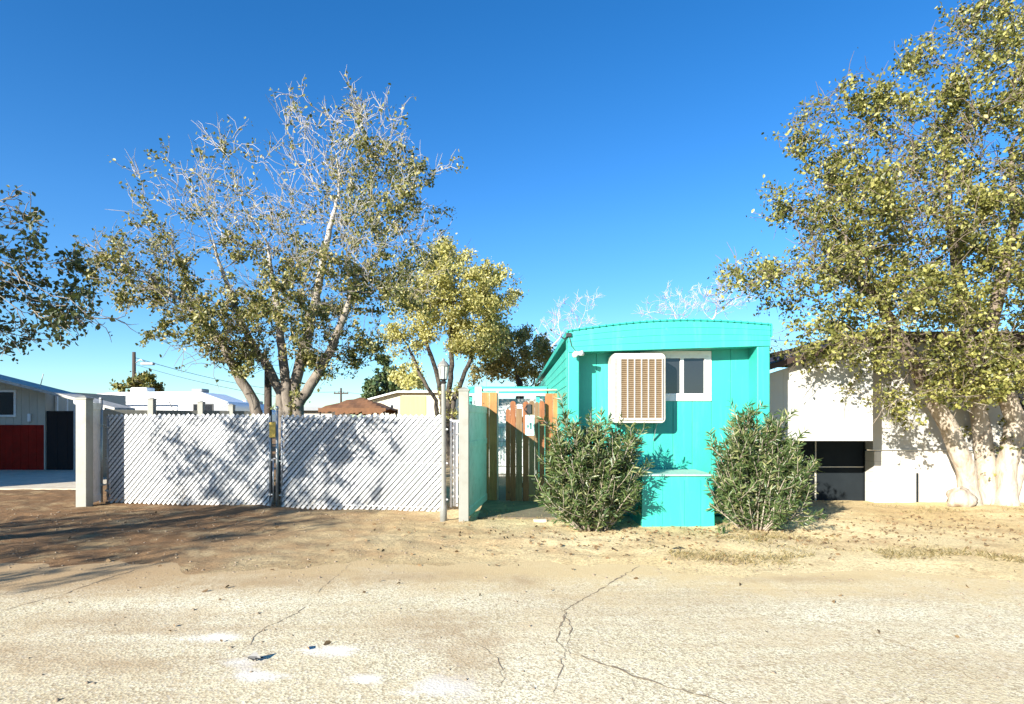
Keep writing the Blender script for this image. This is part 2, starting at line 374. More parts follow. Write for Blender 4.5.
cam = bpy.data.cameras.new('camera'); co = bpy.data.objects.new('camera', cam); COL.objects.link(co)
co.location = (0, 0, EYE); co.rotation_euler = (math.pi/2, 0, 0)
cam.sensor_width = 36; cam.lens = 36*F/1024; cam.shift_y = (HY-352)/1024; cam.clip_end = 3000; cam.clip_start = .05
sc.camera = co
vs = sc.view_settings; vs.view_transform = 'Standard'; vs.look = 'None'; vs.exposure = 1.45; vs.gamma = 1; vs.use_curve_mapping = False

# ------------------------------------------------------------------ ground and road
def vnoise(x, y, s, seed=0):
    """smooth value noise on numpy arrays"""
    r = np.random.RandomState(seed); T = r.rand(64, 64)
    xs = x/s+1000.3; ys = y/s+1000.7
    xi = np.floor(xs).astype(int); yi = np.floor(ys).astype(int); fx = xs-xi; fy = ys-yi
    fx = fx*fx*(3-2*fx); fy = fy*fy*(3-2*fy)
    a = T[xi % 64, yi % 64]; b = T[(xi+1) % 64, yi % 64]; c = T[xi % 64, (yi+1) % 64]; d = T[(xi+1) % 64, (yi+1) % 64]
    return (a*(1-fx)+b*fx)*(1-fy)+(c*(1-fx)+d*fx)*fy-.5
def road_edge(x):
    """y of the far edge of the worn asphalt"""
    x = np.asarray(x, dtype=float)
    return 6.55-.05*x+.35*np.minimum(0, x+1)*-.25-np.clip(-(x+1.5), 0, 9)*.16+.7*vnoise(x, x*0, 1.3, 3)+.35*vnoise(x, x*0, .4, 4)+.2*vnoise(x, x*0, .15, 14)
def gz(x, y):
    x = np.asarray(x, dtype=float); y = np.asarray(y, dtype=float)
    m = np.clip((y-road_edge(x)+.15)/.8, 0, 1)*np.clip((16-y)/3, 0, 1)*np.clip((13-np.abs(x))/2, 0, 1)
    dist = np.where(x < 1.0, 1.0, .45)
    h = .06*vnoise(x, y, 1.5, 5)+.03*vnoise(x, y, .55, 6)*dist+.022*vnoise(x, y, .22, 7)*dist+.022*vnoise(x, y, .12, 8)*dist
    return (h+.02)*m
gx = np.concatenate([[-1500, -400, -120, -50, -25, -16], np.arange(-13.5, 13.51, .06), [16, 25, 50, 120, 400, 1500]])
gy = np.concatenate([[-1500, -300, -60, -15, -4, 0, 2, 3.5], np.arange(4.6, 16.01, .06), [18, 24, 40, 90, 300, 1500]])
GX, GY = np.meshgrid(gx, gy); GZ = gz(GX, GY)
V = np.stack([GX.ravel(), GY.ravel(), GZ.ravel()], 1); nx = len(gx); ny = len(gy)
i0 = (np.arange(ny-1)[:, None]*nx+np.arange(nx-1)[None]).ravel()
struct('ground', npmesh('ground', V, np.stack([i0, i0+1, i0+nx+1, i0+nx], 1), 'ground', smooth=True))
rx = np.arange(-60, 60.01, .08); re = np.clip(road_edge(rx), 3.2, 9)
V = np.concatenate([np.stack([rx, rx*0-5.0, rx*0+.006], 1), np.stack([rx, re, rx*0+.006], 1)]); n = len(rx)
i0 = np.arange(n-1)
struct('road', npmesh('road', V, np.stack([i0, i0+1, i0+n+1, i0+n], 1), 'road'))
def gp(px, py):
    Y = EYE*F/(py-HY); return Vector((X(px, Y), Y, 0))
# cracks: thin dark ribbons wandering over the asphalt
cr = MB()
def crack(pts, w0, seed):
    r = random.Random(seed); P_ = [gp(*p) for p in pts]; line = []
    for a, b in zip(P_, P_[1:]):
        n_ = max(2, int((b-a).length/.05))
        for i in range(n_):
            t = i/n_; q = a.lerp(b, t); line.append(q+Vector((r.uniform(-1, 1), r.uniform(-1, 1), 0))*.016)
    line.append(P_[-1])
    L = []; R_ = []
    for i, q in enumerate(line):
        d = (line[min(i+1, len(line)-1)]-line[max(0, i-1)]).normalized(); s_ = Vector((-d.y, d.x, 0))
        wd = w0*.62*r.uniform(.1, 1)*min(1, (len(line)-i)/8)*min(1, (i+1)/6)
        L.append(q+s_*wd); R_.append(q-s_*wd)
    for i in range(len(line)-1):
        z = Vector((0, 0, .0085)); cr.quad([L[i]+z, R_[i]+z, R_[i+1]+z, L[i+1]+z])
crack([(640, 566), (600, 590), (566, 610), (556, 640), (566, 652)], .017, 1)
crack([(562, 608), (572, 630), (566, 652)], .012, 9)
crack([(566, 652), (600, 664), (650, 682), (710, 700), (760, 720)], .020, 2)
crack([(566, 652), (560, 670), (552, 700)], .008, 3)
crack([(240, 655), (262, 630), (296, 614), (312, 600)], .010, 4)
crack([(700, 600), (760, 616), (850, 628), (930, 655), (1010, 700)], .006, 5)
crack([(865, 640), (884, 655)], .012, 6)
crack([(0, 612), (60, 596), (110, 578), (170, 560)], .016, 7)
crack([(310, 600), (350, 565), (345, 558)], .006, 8)
crack([(470, 640), (500, 660), (505, 700)], .005, 12)
o = cr.build('road_crack', 'crack'); o['kind'] = 'structure'
# paths
mb = MB(); mb.box(-17.9, -9.95, 13.7, 18.9, -.05, .03); struct('driveway', mb.build('driveway', 'concrete', bevel=.01))
mb = MB(); mb.box(-.55, .82, 9.55, 16.5, -.05, .05); struct('walkway', mb.build('walkway', 'soil', bevel=.01))

# ------------------------------------------------------------------ trees
def rings(chains, sides_of, name, mat, parent):
    VV = []; FF = []; base = 0
    for pts, rad in chains:
        n = sides_of(rad[0]); pts = np.asarray(pts); k = len(pts)
        if k < 2: continue
        d = np.gradient(pts, axis=0); d /= np.maximum(np.linalg.norm(d, axis=1), 1e-9)[:, None]
        ref = np.cross(d, [0.31, .95, .05]); bad = np.linalg.norm(ref, axis=1) < .1
        ref[bad] = np.cross(d[bad], [1, 0, 0]); ref /= np.linalg.norm(ref, axis=1)[:, None]
        q = np.cross(d, ref); a = np.arange(n)*2*np.pi/n
        R = pts[:, None]+np.asarray(rad)[:, None, None]*(ref[:, None]*np.cos(a)[None, :, None]+q[:, None]*np.sin(a)[None, :, None])
        VV.append(R.reshape(-1, 3))
        i = (np.arange(k-1)[:, None]*n); j = np.arange(n)[None]; j2 = (j+1) % n
        FF.append(np.stack([i+j, i+j2, i+n+j2, i+n+j], -1).reshape(-1, 4)+base); base += k*n
    return npmesh(name, np.concatenate(VV), np.concatenate(FF), mat, parent, smooth=True)
def leaves_mesh(cen, size, name, mat, parent, rs, aspect=.62, droop=.3, jit=.3, dirs=None):
    n = len(cen)
    d = rs.normal(size=(n, 3)); d[:, 2] -= droop
    if dirs is not None: d = dirs+jit*d
    d /= np.linalg.norm(d, axis=1)[:, None]
    s_ = np.cross(d, rs.normal(size=(n, 3))); s_ /= np.maximum(np.linalg.norm(s_, axis=1), 1e-6)[:, None]
    nn = np.cross(d, s_); L = (size*rs.uniform(.4, 1.3, n))[:, None]; Wd = L*aspect/2
    a = cen-d*L/2; t = cen+d*L/2; m_ = cen-d*L*.08
    l = m_+s_*Wd+nn*Wd*.35; r = m_-s_*Wd+nn*Wd*.35
    l2 = cen+d*L*.25+s_*Wd*.7+nn*Wd*.25; r2 = cen+d*L*.25-s_*Wd*.7+nn*Wd*.25
    V = np.stack([a, r, r2, t, l2, l], 1).reshape(-1, 3)
    b = np.arange(n)[:, None]*6
    Fq = np.concatenate([b+np.array([[0, 1, 2, 3]]), b+np.array([[0, 3, 4, 5]])])
    return npmesh(name, V, Fq, mat, parent)
def colonize(stems, att, step, kill, rs, maxit=220, wander=.25, up=.05):
    """stems: list of polylines (lists of 3D points); att: attraction points. Returns pts, parent index"""
    pts = []; par = []
    for st in stems:
        prev = st[0] if isinstance(st[0], int) else -1
        poly = st[1:] if isinstance(st[0], int) else st
        poly = [np.array(p, float) for p in poly]
        if prev >= 0: poly = [pts[prev]]+poly
        first = True
        for a, b in zip(poly, poly[1:]):
            k = max(1, int(np.linalg.norm(b-a)/step))
            for i in range(0 if (first and prev < 0) else 1, k+1):
                if i == 0: pts.append(a.copy()); par.append(-1); prev = len(pts)-1; continue
                p = a+(b-a)*i/k+rs.normal(size=3)*step*.06
                pts.append(p); par.append(prev); prev = len(pts)-1
            first = False
    PT = list(pts); att = att.copy()
    best = np.full(len(att), 1e9); bi = np.zeros(len(att), int)
    def upd(idx):
        nonlocal best, bi
        A = np.array([PT[i] for i in idx])
        for c in range(0, len(A), 400):
            d = np.linalg.norm(att[:, None]-A[None, c:c+400], axis=2); j = d.argmin(1); dm = d[np.arange(len(att)), j]
            m = dm < best; best[m] = dm[m]; bi[m] = np.array(idx)[c+j[m]]
    upd(list(range(len(PT))))
    for it in range(maxit):
        keep = best > kill; att = att[keep]; best = best[keep]; bi = bi[keep]
        if len(att) == 0: break
        P_ = np.array(PT); dv = att-P_[bi]; dv /= np.maximum(np.linalg.norm(dv, axis=1), 1e-9)[:, None]
        S = np.zeros((len(PT), 3)); np.add.at(S, bi, dv)
        ids = np.unique(bi); new = []
        for i in ids:
            v = S[i]; l = np.linalg.norm(v)
            if l < 1e-6: continue
            v = v/l+rs.normal(size=3)*wander+np.array([0, 0, up]); v /= np.linalg.norm(v)
            PT.append(PT[i]+v*step); par.append(int(i)); new.append(len(PT)-1)
        if not new: break
        upd(new)
    return np.array(PT), np.array(par)
def blob_points(blobs, rs):
    out = []
    for (c, r, n) in blobs:
        u = rs.normal(size=(n, 3)); u /= np.linalg.norm(u, axis=1)[:, None]
        u *= (rs.rand(n)**.45)[:, None]; out.append(np.array(c)+u*np.array(r))
    return np.concatenate(out)
def make_tree(name, label, cat, base, stems, att, step, kill, seed, leafmat_, barkmat, nleaf, lsize, rbase=.18, expo=2.3,
              rtip=.005, leaf_r=.02, spread=.16, twigs=2, twig_len=.35, dens=None, group=None, aspect=.62, droop=.3, wander=.25, twigmat=None, minr=0, up=.05, maxit=220, tpow=1.9, tup=.25, clump=1.5, hole=-2, hs_=(.55, 1.1)):
    rs = np.random.RandomState(seed)
    root = thing(name, label, cat, base, group)
    if hole > -1: att = np.array([p for p in att if mnoise.noise(Vector((p[0]*hs_[0]+seed, p[1]*hs_[0], p[2]*hs_[1]))) > hole])
    PT, par = colonize(stems, att, step, kill, rs, wander=wander, up=up, maxit=maxit)
    n = len(PT)
    # twigs on tips
    kids = np.zeros(n, int)
    for p in par:
        if p >= 0: kids[p] += 1
    PTl = [p for p in PT]; pl = list(par)
    cand = [i for i in range(n) if kids[i] == 0 or rs.rand() < .18]
    for i in cand:
        if par[i] < 0: continue
        d0 = PT[i]-PT[par[i]]; d0 /= max(np.linalg.norm(d0), 1e-6)
        for _ in range(twigs):
            d = d0+rs.normal(size=3)*.55+np.array([0, 0, tup]); d /= np.linalg.norm(d); prev = i; L = twig_len*rs.uniform(.5, 1.2)
            for k in range(3):
                PTl.append(PTl[prev]+d*L/3); pl.append(prev); prev = len(PTl)-1
                d = d+rs.normal(size=3)*.38; d /= np.linalg.norm(d)
    PT = np.array(PTl); par = np.array(pl); n = len(PT)
    acc = np.zeros(n); rad = np.zeros(n); kidl = [[] for _ in range(n)]
    for i in range(n-1, -1, -1):           # parents always precede children
        if acc[i] == 0: acc[i] = rtip**expo
        if par[i] >= 0: acc[par[i]] += acc[i]; kidl[par[i]].append(i)
    rad = acc**(1/expo)
    rid = np.zeros(n, int)
    for i in range(n): rid[i] = i if par[i] < 0 else rid[par[i]]
    rroot = rad[rid]; rmax = rroot.max(); rb_i = rbase*(.6+.4*rroot/rmax); rmax = rroot
    t = np.clip((rad-rtip)/(rmax-rtip), 0, 1)
    rad = rtip+(rb_i-rtip)*t**tpow
    zt_ = np.clip((PT[:, 2]-1.2)/max(1.0, PT[:, 2].max()-1.2), 0, 1); rad = np.maximum(rtip, rad*(1-.72*zt_**.75))
    rad = np.maximum(rad, minr)
    # chains
    chains = []
    roots = [i for i in range(n) if par[i] < 0]
    stack = [(r, None) for r in roots]
    while stack:
        i, p = stack.pop(); pts = []; rr = []
        if p is not None: pts.append(PT[p]); rr.append(min(rad[p], rad[i]*1.25))
        while True:
            pts.append(PT[i]); rr.append(rad[i])
            ks = kidl[i]
            if not ks: break
            b = max(ks, key=lambda k: rad[k])
            for k in ks:
                if k != b: stack.append((k, i))
            i = b
        # root flare
        if p is None:
            for q in range(min(3, len(rr))): rr[q] *= (1.35, 1.15, 1.05)[q]
        rr[-1] *= .5
        chains.append((pts, rr))
    rings(chains, lambda r: 12 if r > .07 else (7 if r > .02 else (4 if r > .008 else 3)), 'trunk', barkmat, root)
    # leaves
    if nleaf:
        idx = np.array([i for i in range(n) if rad[i] < leaf_r and par[i] >= 0])
        wgt = np.ones(len(idx))
        if dens is not None: wgt = np.array([max(0, dens(PT[i])) for i in idx])
        cl = np.array([mnoise.noise(Vector(PT[i])*clump+Vector((seed, 0, 0))) for i in idx]); wgt = wgt*np.clip(.5+cl*3.2, .04, 1.6)
        wgt = wgt*np.where(rs.rand(len(idx)) < .4, .08, 1.0)          # gaps
        ch = rs.choice(idx, nleaf, p=wgt/wgt.sum())
        f = rs.rand(nleaf)[:, None]
        cen = PT[ch]*(1-f)+PT[par[ch]]*f+rs.normal(size=(nleaf, 3))*spread*np.array([.5, .5, .42])
        cen = cen[cen[:, 2] > .15]
        leaves_mesh(cen, lsize, 'crown', leafmat_, root, rs, aspect, droop)
    return root

def pts_px(lst):
    """(px, py, depth, radius px across, radius px up, radius depth m, n) -> blobs in metres"""
    out = []
    for px, py, Y, rpx, rpy, ry, n in lst:
        out.append((tuple(P(px, py, Y)), (rpx/F*Y, ry, rpy/F*Y), n))
    return out

# --- the big mulberry behind the gate, half bare
Yt = 13.2
blobs = pts_px([(150, 275, 13.2, 55, 42, 1.6, 200), (120, 262, 13, 30, 18, 1, 60), (195, 215, 13.4, 50, 52, 1.9, 210), (215, 330, 12.9, 55, 35, 1.6, 220),
    (265, 215, 13.4, 60, 60, 2.1, 300), (300, 290, 12.8, 70, 60, 2.2, 380), (325, 175, 13.6, 50, 62, 1.8, 260), (375, 165, 13.3, 40, 60, 1.6, 200),
    (350, 100, 13.3, 12, 30, .7, 34), (385, 260, 13.0, 58, 60, 2.0, 330), (420, 205, 13.2, 30, 42, 1.2, 90), (432, 178, 13.2, 22, 10, .5, 26), (412, 300, 13.0, 40, 28, 1.3, 130),
    (235, 160, 13.5, 22, 30, .9, 50), (300, 130, 13.5, 26, 32, .8, 50), (400, 110, 13.2, 14, 18, .6, 20), (325, 355, 12.8, 50, 20, 1.2, 110), (240, 368, 12.9, 30, 14, .8, 50), (170, 345, 13, 20, 8, .6, 14), (375, 345, 12.8, 22, 16, .9, 40)])
rs = np.random.RandomState(5); att = blob_points(blobs, rs)
B = P(283, 415, Yt); b0 = Vector((B.x, Yt, 0))
stems = [[(B.x, Yt, -.1), (B.x, Yt, .9), tuple(P(290, 410, Yt))]]
def fork(px, py, Y): return tuple(P(px, py, Y))
stems = [
    [(X(268, Yt), Yt, -.1), (X(266, Yt), Yt, .9), fork(254, 402, Yt), fork(238, 375, Yt-.1), fork(222, 345, Yt-.2), fork(200, 320, Yt-.3), fork(180, 300, Yt-.2)],
    [(X(290, Yt), Yt+.05, -.1), (X(289, Yt), Yt+.05, .9), fork(288, 404, Yt), fork(286, 385, Yt), fork(282, 350, Yt+.1), fork(276, 300, Yt+.2), fork(268, 250, Yt+.3)],
    [(X(302, Yt), Yt-.05, -.1), (X(300, Yt), Yt-.05, .9), fork(298, 404, Yt-.1), fork(314, 380, Yt-.2), fork(330, 350, Yt-.3), fork(345, 315, Yt-.4), fork(356, 280, Yt-.3)],
    [(X(294, Yt), Yt+.1, -.1), (X(293, Yt), Yt+.1, .95), fork(294, 388, Yt+.1), fork(304, 350, Yt), fork(316, 300, Yt), fork(325, 250, Yt+.1), fork(336, 200, Yt+.2)],
    [(X(280, Yt), Yt+.1, -.1), (X(281, Yt), Yt+.1, .95), fork(280, 392, Yt+.15), fork(270, 370, Yt+.3), fork(255, 350, Yt+.5), fork(236, 310, Yt+.6), fork(222, 270, Yt+.6)],
]
def dens_mul(p):
    px = 512+p[0]/p[1]*F; py = HY-(p[2]-EYE)/p[1]*F
    d = 1.0
    d *= 1-.93*math.exp(-(((px-285)/62)**2+((py-185)/75)**2))         # bare upper middle
    d *= 1-.8*math.exp(-(((px-190)/55)**2+((py-190)/55)**2))
    if py < 140: d *= .35
    if py > 255: d *= 1.6
    return d
make_tree('mulberry_tree', 'tall half bare mulberry tree with several grey trunks rising behind the white slatted gates', 'tree',
          (B.x, Yt, 0), stems, att, .15, .22, 21, 'leaf_mul', 'bark_pale', 40000, .078, rbase=.15, rtip=.0055, leaf_r=.012, dens=dens_mul, twigs=3, twig_len=.55, spread=.11, up=.15, wander=.16, tup=.75, hole=-.3, hs_=(.5, .6))

# --- the big whitewashed tree at the right
Yr = 11.2
blobs = pts_px([(800, 270, 10.2, 62, 40, 1.3, 200), (880, 235, 10.6, 78, 62, 2.0, 420), (950, 150, 10.8, 72, 92, 2.0, 520), (1000, 260, 10.8, 95, 75, 2.4, 520),
    (900, 330, 9.9, 80, 48, 1.5, 380), (985, 370, 9.9, 62, 34, 1.4, 230), (830, 345, 9.9, 45, 26, 1.0, 120), (1080, 330, 10.6, 80, 70, 2.2, 220),
    (835, 118, 10.8, 32, 40, 1.0, 110), (798, 135, 10.6, 20, 14, .7, 34), (868, 148, 10.8, 45, 45, 1.4, 170), (920, 75, 11, 30, 28, 1.2, 80), (985, 30, 11, 34, 30, 1.2, 90), (1040, 40, 11, 60, 110, 2.0, 300), (800, 195, 10.6, 26, 22, .9, 60),
    (745, 285, 10.2, 32, 18, .8, 50), (790, 240, 10.3, 30, 20, .9, 70), (1100, 180, 11, 70, 100, 2.2, 200), (905, 400, 10.0, 50, 16, .8, 60), (860, 185, 10.7, 50, 36, 1.4, 170)])
att = blob_points(blobs, np.random.RandomState(8))
R0 = X(985, Yr)
stems = [
    [(X(972, Yr), Yr, -.1), tuple(P(966, 470, Yr)), tuple(P(950, 430, Yr-.1)), tuple(P(930, 392, Yr-.3)), tuple(P(905, 350, Yr-.5)), tuple(P(880, 300, Yr-.6)), tuple(P(850, 270, Yr-.8))],
    [(X(990, Yr), Yr+.1, -.1), tuple(P(987, 470, Yr+.1)), tuple(P(980, 420, Yr+.1)), tuple(P(972, 370, Yr)), tuple(P(962, 300, Yr)), tuple(P(950, 220, Yr)), tuple(P(945, 150, Yr))],
    [(X(1003, Yr), Yr-.1, -.1), tuple(P(1006, 470, Yr-.1)), tuple(P(1016, 420, Yr-.2)), tuple(P(1006, 395, Yr-.3)), tuple(P(985, 350, Yr-.4)), tuple(P(1000, 290, Yr-.5)), tuple(P(1015, 220, Yr-.4)), tuple(P(1010, 150, Yr))],
    [(X(1010, Yr), Yr+.1, -.1), tuple(P(1016, 470, Yr+.1)), tuple(P(1034, 410, Yr+.2)), tuple(P(1060, 350, Yr+.2)), tuple(P(1080, 270, Yr))],
]
right_tree = make_tree('shade_tree', 'large yellowing leafy tree with limewashed trunks in front of the white house on the right', 'tree',
          (R0, Yr, 0), stems, att, .14, .22, 31, 'leaf_right', 'bark_white', 88000, .072, rbase=.165, rtip=.005, leaf_r=.012, twigs=3, twig_len=.5, spread=.13, wander=.2, tup=.15, hole=-.28, hs_=(.55, 1.1))

# --- the tree reaching in at the left edge
blobs = [((-6.5, 7.0, 3.25), (1.5, 1.0, .65), 330), ((-5.5, 7.1, 2.85), (.8, .7, .28), 120), ((-6.7, 6.9, 3.95), (1.2, 1.0, .45), 200), ((-6.5, 7.0, 2.5), (.9, .7, .18), 60),
         ((-9.2, 4.5, 4.2), (2.4, 2.4, 1.5), 420), ((-11.2, 2.2, 3.8), (2.2, 2.2, 1.6), 360), ((-10.6, .4, 2.7), (2.2, 1.6, 1.0), 240), ((-12.8, .5, 3.0), (1.8, 1.8, 1.3), 200), ((-8.6, 3.0, 2.9), (1.2, 1.0, .6), 90)]
att = blob_points(blobs, np.random.RandomState(3))
stems = [[(-10.3, 3.2, -.1), (-10.25, 3.2, .9), (-10.1, 3.3, 1.8), (-9.6, 3.9, 2.7), (-8.8, 4.7, 3.2), (-7.6, 5.8, 3.3)],
         [(-10.4, 3.1, -.1), (-10.5, 3.05, 1.0), (-10.9, 2.6, 2.0), (-11.2, 2.0, 3.0), (-11.2, 1.2, 3.6)]]
make_tree('overhanging_tree', 'dark leafy tree reaching its branches into the picture above the grey and red house', 'tree',
          (-10.3, 3.2, 0), stems, att, .16, .25, 41, 'leaf_left', 'bark', 26000, .07, rbase=.2, rtip=.005, leaf_r=.014, twigs=3, twig_len=.35, spread=.14, dens=lambda p: 2.0 if (p[0] > -8.6 and p[1] > 5.3) else 1.0)

# --- background trees
def bg_tree(name, label, px, Y, blobs, leaf, barkm, n, ls, seed, rb=.16, step=.3, group=None, stems=None, **k):
    att = blob_points(pts_px(blobs), np.random.RandomState(seed))
    base = Vector((X(px, Y), Y, 0))
    if stems is None:
        cx, cy = blobs[0][0], blobs[0][1]
        stems = [[tuple(base+Vector((0, 0, -.1))), tuple(P(px, HY-8, Y)), tuple(P(px*.5+cx*.5, (HY+cy)/2+10, Y))]]
    return make_tree(name, label, 'tree', tuple(base), stems, att, step, step*1.5, seed, leaf, barkm, n, ls, rbase=rb, leaf_r=k.pop('leaf_r', .03), spread=k.pop('spread', .32), twigs=k.pop('twigs', 2), twig_len=.5, **k)
Yc = 21
st = [[(X(444, Yc), Yc, -.1), tuple(P(442, 400, Yc)), tuple(P(436, 370, Yc)), tuple(P(424, 335, Yc)), tuple(P(415, 300, Yc))],
      [(X(448, Yc), Yc, -.1), tuple(P(448, 400, Yc)), tuple(P(452, 365, Yc)), tuple(P(452, 330, Yc)), tuple(P(455, 280, Yc))],
      [(X(440, Yc), Yc, -.1), tuple(P(436, 400, Yc)), tuple(P(420, 375, Yc)), tuple(P(408, 345, Yc))],
      [(X(451, Yc), Yc, -.1), tuple(P(454, 400, Yc)), tuple(P(468, 365, Yc)), tuple(P(484, 330, Yc))]]
bg_tree('cottonwood_tree', 'tall pale yellow autumn tree behind the lamp post', 445, Yc,
    [(455, 290, Yc, 36, 46, 2.0, 300), (488, 305, Yc, 30, 38, 1.6, 170), (420, 305, Yc, 32, 42, 1.6, 180), (440, 262, Yc, 22, 22, 1.0, 60), (410, 345, Yc, 24, 18, 1, 60), (478, 345, Yc, 34, 14, 1.2, 80), (506, 290, Yc, 10, 22, .7, 30)],
    'leaf_cotton', 'bark_dark', 40000, .10, 51, rb=.13, step=.22, stems=st, spread=.24, up=.15, tup=.5)
bg_tree('pepper_tree', 'dense dark olive tree between the yellow tree and the teal home', 520, 25,
    [(520, 358, 25, 34, 28, 2.4, 320), (497, 345, 25, 22, 22, 1.6, 120), (492, 372, 25, 26, 12, 1.5, 90), (540, 372, 25, 16, 20, 1.5, 90)],
    'leaf_dark', 'bark_dark', 12000, .16, 52, rb=.25, step=.3, spread=.26, aspect=.4)
bg_tree('pine_tree', 'taller dark green conifer behind the brown canopy and beige shed', 388, 42,
    [(388, 378, 42, 13, 20, 1.6, 130), (392, 392, 42, 16, 9, 1.5, 60)], 'leaf_pine', 'bark_dark', 3600, .28, 53, rb=.2, step=.5, spread=.35)
bg_tree('pine_tree', 'lower leaning green conifer just right of the brown canopy peak', 369, 40,
    [(370, 390, 40, 9, 10, 1.2, 60)], 'leaf_pine', 'bark_dark', 1500, .28, 54, rb=.12, step=.45, spread=.35)
bg_tree('round_tree', 'pale olive bushy tree over the beige shed roof', 405, 36,
    [(408, 380, 36, 20, 14, 1.8, 130)], 'leaf_cotton', 'bark', 2600, .2, 55, rb=.15, step=.45, spread=.3)
bg_tree('small_tree', 'small rusty green tree around the utility pole behind the camper', 137, 44,
    [(138, 387, 44, 22, 9, 1.6, 110), (146, 380, 44, 10, 8, 1.2, 40)], 'leaf_mul', 'bark', 1500, .3, 56, rb=.15, step=.45, spread=.3)
def bare(label, px, Y, blobs, seed, stems=None):
    return bg_tree('bare_tree', label, px, Y, blobs, 'leaf_mul', 'bark_bleach', 0, .1, seed, rb=.12, step=.25, stems=stems, rtip=.0075, twigs=5, up=.25, tup=.7, wander=.15)
bare('leafless pale tree rising left of the teal home roof', 548, 30, [(572, 322, 30, 26, 26, 1.5, 190), (590, 302, 30, 12, 13, 1, 70), (548, 335, 30, 16, 16, 1, 60)], 61,
     [[(X(540, 30), 30, -.1), tuple(P(540, 400, 30)), tuple(P(550, 350, 30)), tuple(P(562, 335, 30))], [(X(542, 30), 30, -.1), tuple(P(546, 400, 30)), tuple(P(566, 352, 30)), tuple(P(580, 325, 30))]])
bare('leafless spreading tree showing above the middle of the teal roof', 672, 30, [(680, 305, 30, 30, 18, 1.5, 170), (712, 302, 30, 30, 18, 1.5, 150), (655, 312, 30, 20, 10, 1, 50), (735, 300, 30, 20, 14, 1, 60)], 62,
     [[(X(690, 30), 30, -.1), tuple(P(690, 350, 30)), tuple(P(676, 318, 30))], [(X(694, 30), 30, -.1), tuple(P(700, 345, 30)), tuple(P(716, 315, 30))]])

# ------------------------------------------------------------------ teal mobile home
YF = 9.4; YW = 9.74; XL = X(568, YF); XR = X(770, YF)
home = thing('mobile_home', 'bright teal mobile home with curved roof front and recessed end wall', 'mobile home', ((XL+XR)/2, YF, 0))
wz = MB(); nb = 9; xs = np.linspace(XL+.18, XR-.18, nb+1)
for i in range(nb):
    wz.box(xs[i]+.0025, xs[i+1]-.0025, YW, YW+.04, .06, 2.78)
wz.build('wall', 'teal', home, bevel=.004)
mb = MB(); mb.box(XL+.02, XR-.02, YW+.045, 21.5, .3, 2.72); mb.build('body', 'teal', home)
# siding ribs on the long sides
mb = MB()
for k in range(16): 
    z = .35+k*.15
    mb.box(XL-.004, XL+.02, YF+.3, 21.5, z, z+.142)
    mb.box(XR-.02, XR+.004, YF+.3, 21.5, z, z+.142)
mb.build('siding', 'teal', home, bevel=.006)
mb = MB(); mb.box(XL+.03, XR-.03, YW+.06, 21.4, 0, .29); mb.build('skirting', 'teal_dark', home)
# side fins
for s_, a, b in ((0, XL, XL+.175), (1, XR-.20, XR)):
    m_ = MB(); m_.box(a, b, YF, YW+.03, .03, 2.99 if s_ == 0 else 3.06); m_.build('corner_post', 'teal', home, bevel=.015)
def arc(t, drop=0): return 2.985+.10*t+.115*math.sin(math.pi*t)-drop
# fascia in four lapped courses
n = 24; fas = MB()
for c in range(4):
    top0 = 1-c/4; bot0 = 1-(c+1)/4
    def zz(t, q): 
        lo = 2.66+.10*t; hi = arc(t); return lo+(hi-lo)*q
    pr = [0, .007, .014, .007]
    for i in range(n):
        t0 = i/n; t1 = (i+1)/n; x0 = XL+(XR-XL)*t0; x1 = XL+(XR-XL)*t1
        yf = YF-.012; yb = YF+.03
        a = [(x0, yf-.008, zz(t0, bot0)+.002), (x1, yf-.008, zz(t1, bot0)+.002), (x1, yf, zz(t1, top0)), (x0, yf, zz(t0, top0))]
        fas.quad(a)
    for i in range(n):
        t0 = i/n; t1 = (i+1)/n; x0 = XL+(XR-XL)*t0; x1 = XL+(XR-XL)*t1
        fas.quad([(x0, YF-.012, zz(t0, bot0)), (x1, YF-.012, zz(t1, bot0)), (x1, YF-.020, zz(t1, bot0)+.002), (x0, YF-.020, zz(t0, bot0)+.002)])
fas.build('fascia', 'teal', home)
mb = MB()
for i in range(n):   # soffit and fascia backing as a solid
    t0 = i/n; t1 = (i+1)/n; x0 = XL+.004+(XR-XL-.008)*t0; x1 = XL+.004+(XR-XL-.008)*t1
    mb.prism([(x0, YF-.008, 2.662+.1*t0), (x1, YF-.008, 2.662+.1*t1), (x1, YF-.008, arc(t1)-.004), (x0, YF-.008, arc(t0)-.004)], (0, YW-YF+.03, 0))
mb.build('soffit', 'teal', home)
# roof shell, barrel curved
mb = MB()
L0, L1 = YF-.03, 21.6
for i in range(n):
    t0 = i/n; t1 = (i+1)/n; x0 = XL-.02+(XR-XL+.04)*t0; x1 = XL-.02+(XR-XL+.04)*t1; z0 = arc(t0); z1 = arc(t1)
    mb.prism([(x0, L0, z0), (x1, L0, z1), (x1, L0, z1+.022), (x0, L0, z0+.022)], (0, L1-L0, 0))
rf = mb.build('roof', 'teal_dark', home)
mb = MB()
for sx in (XL-.025, XR+.005): mb.box(sx, sx+.02, YF-.035, 21.6, 2.9, 2.99+(.1 if sx > 3 else 0))
for i in range(30):
    t = (i+.5)/30; x = XL+(XR-XL)*t; mb.box(x-.012, x+.012, YF-.045, YF-.03, arc(t)+.0, arc(t)+.03)
mb.build('roof_edge', 'teal_dark', home, bevel=.002)
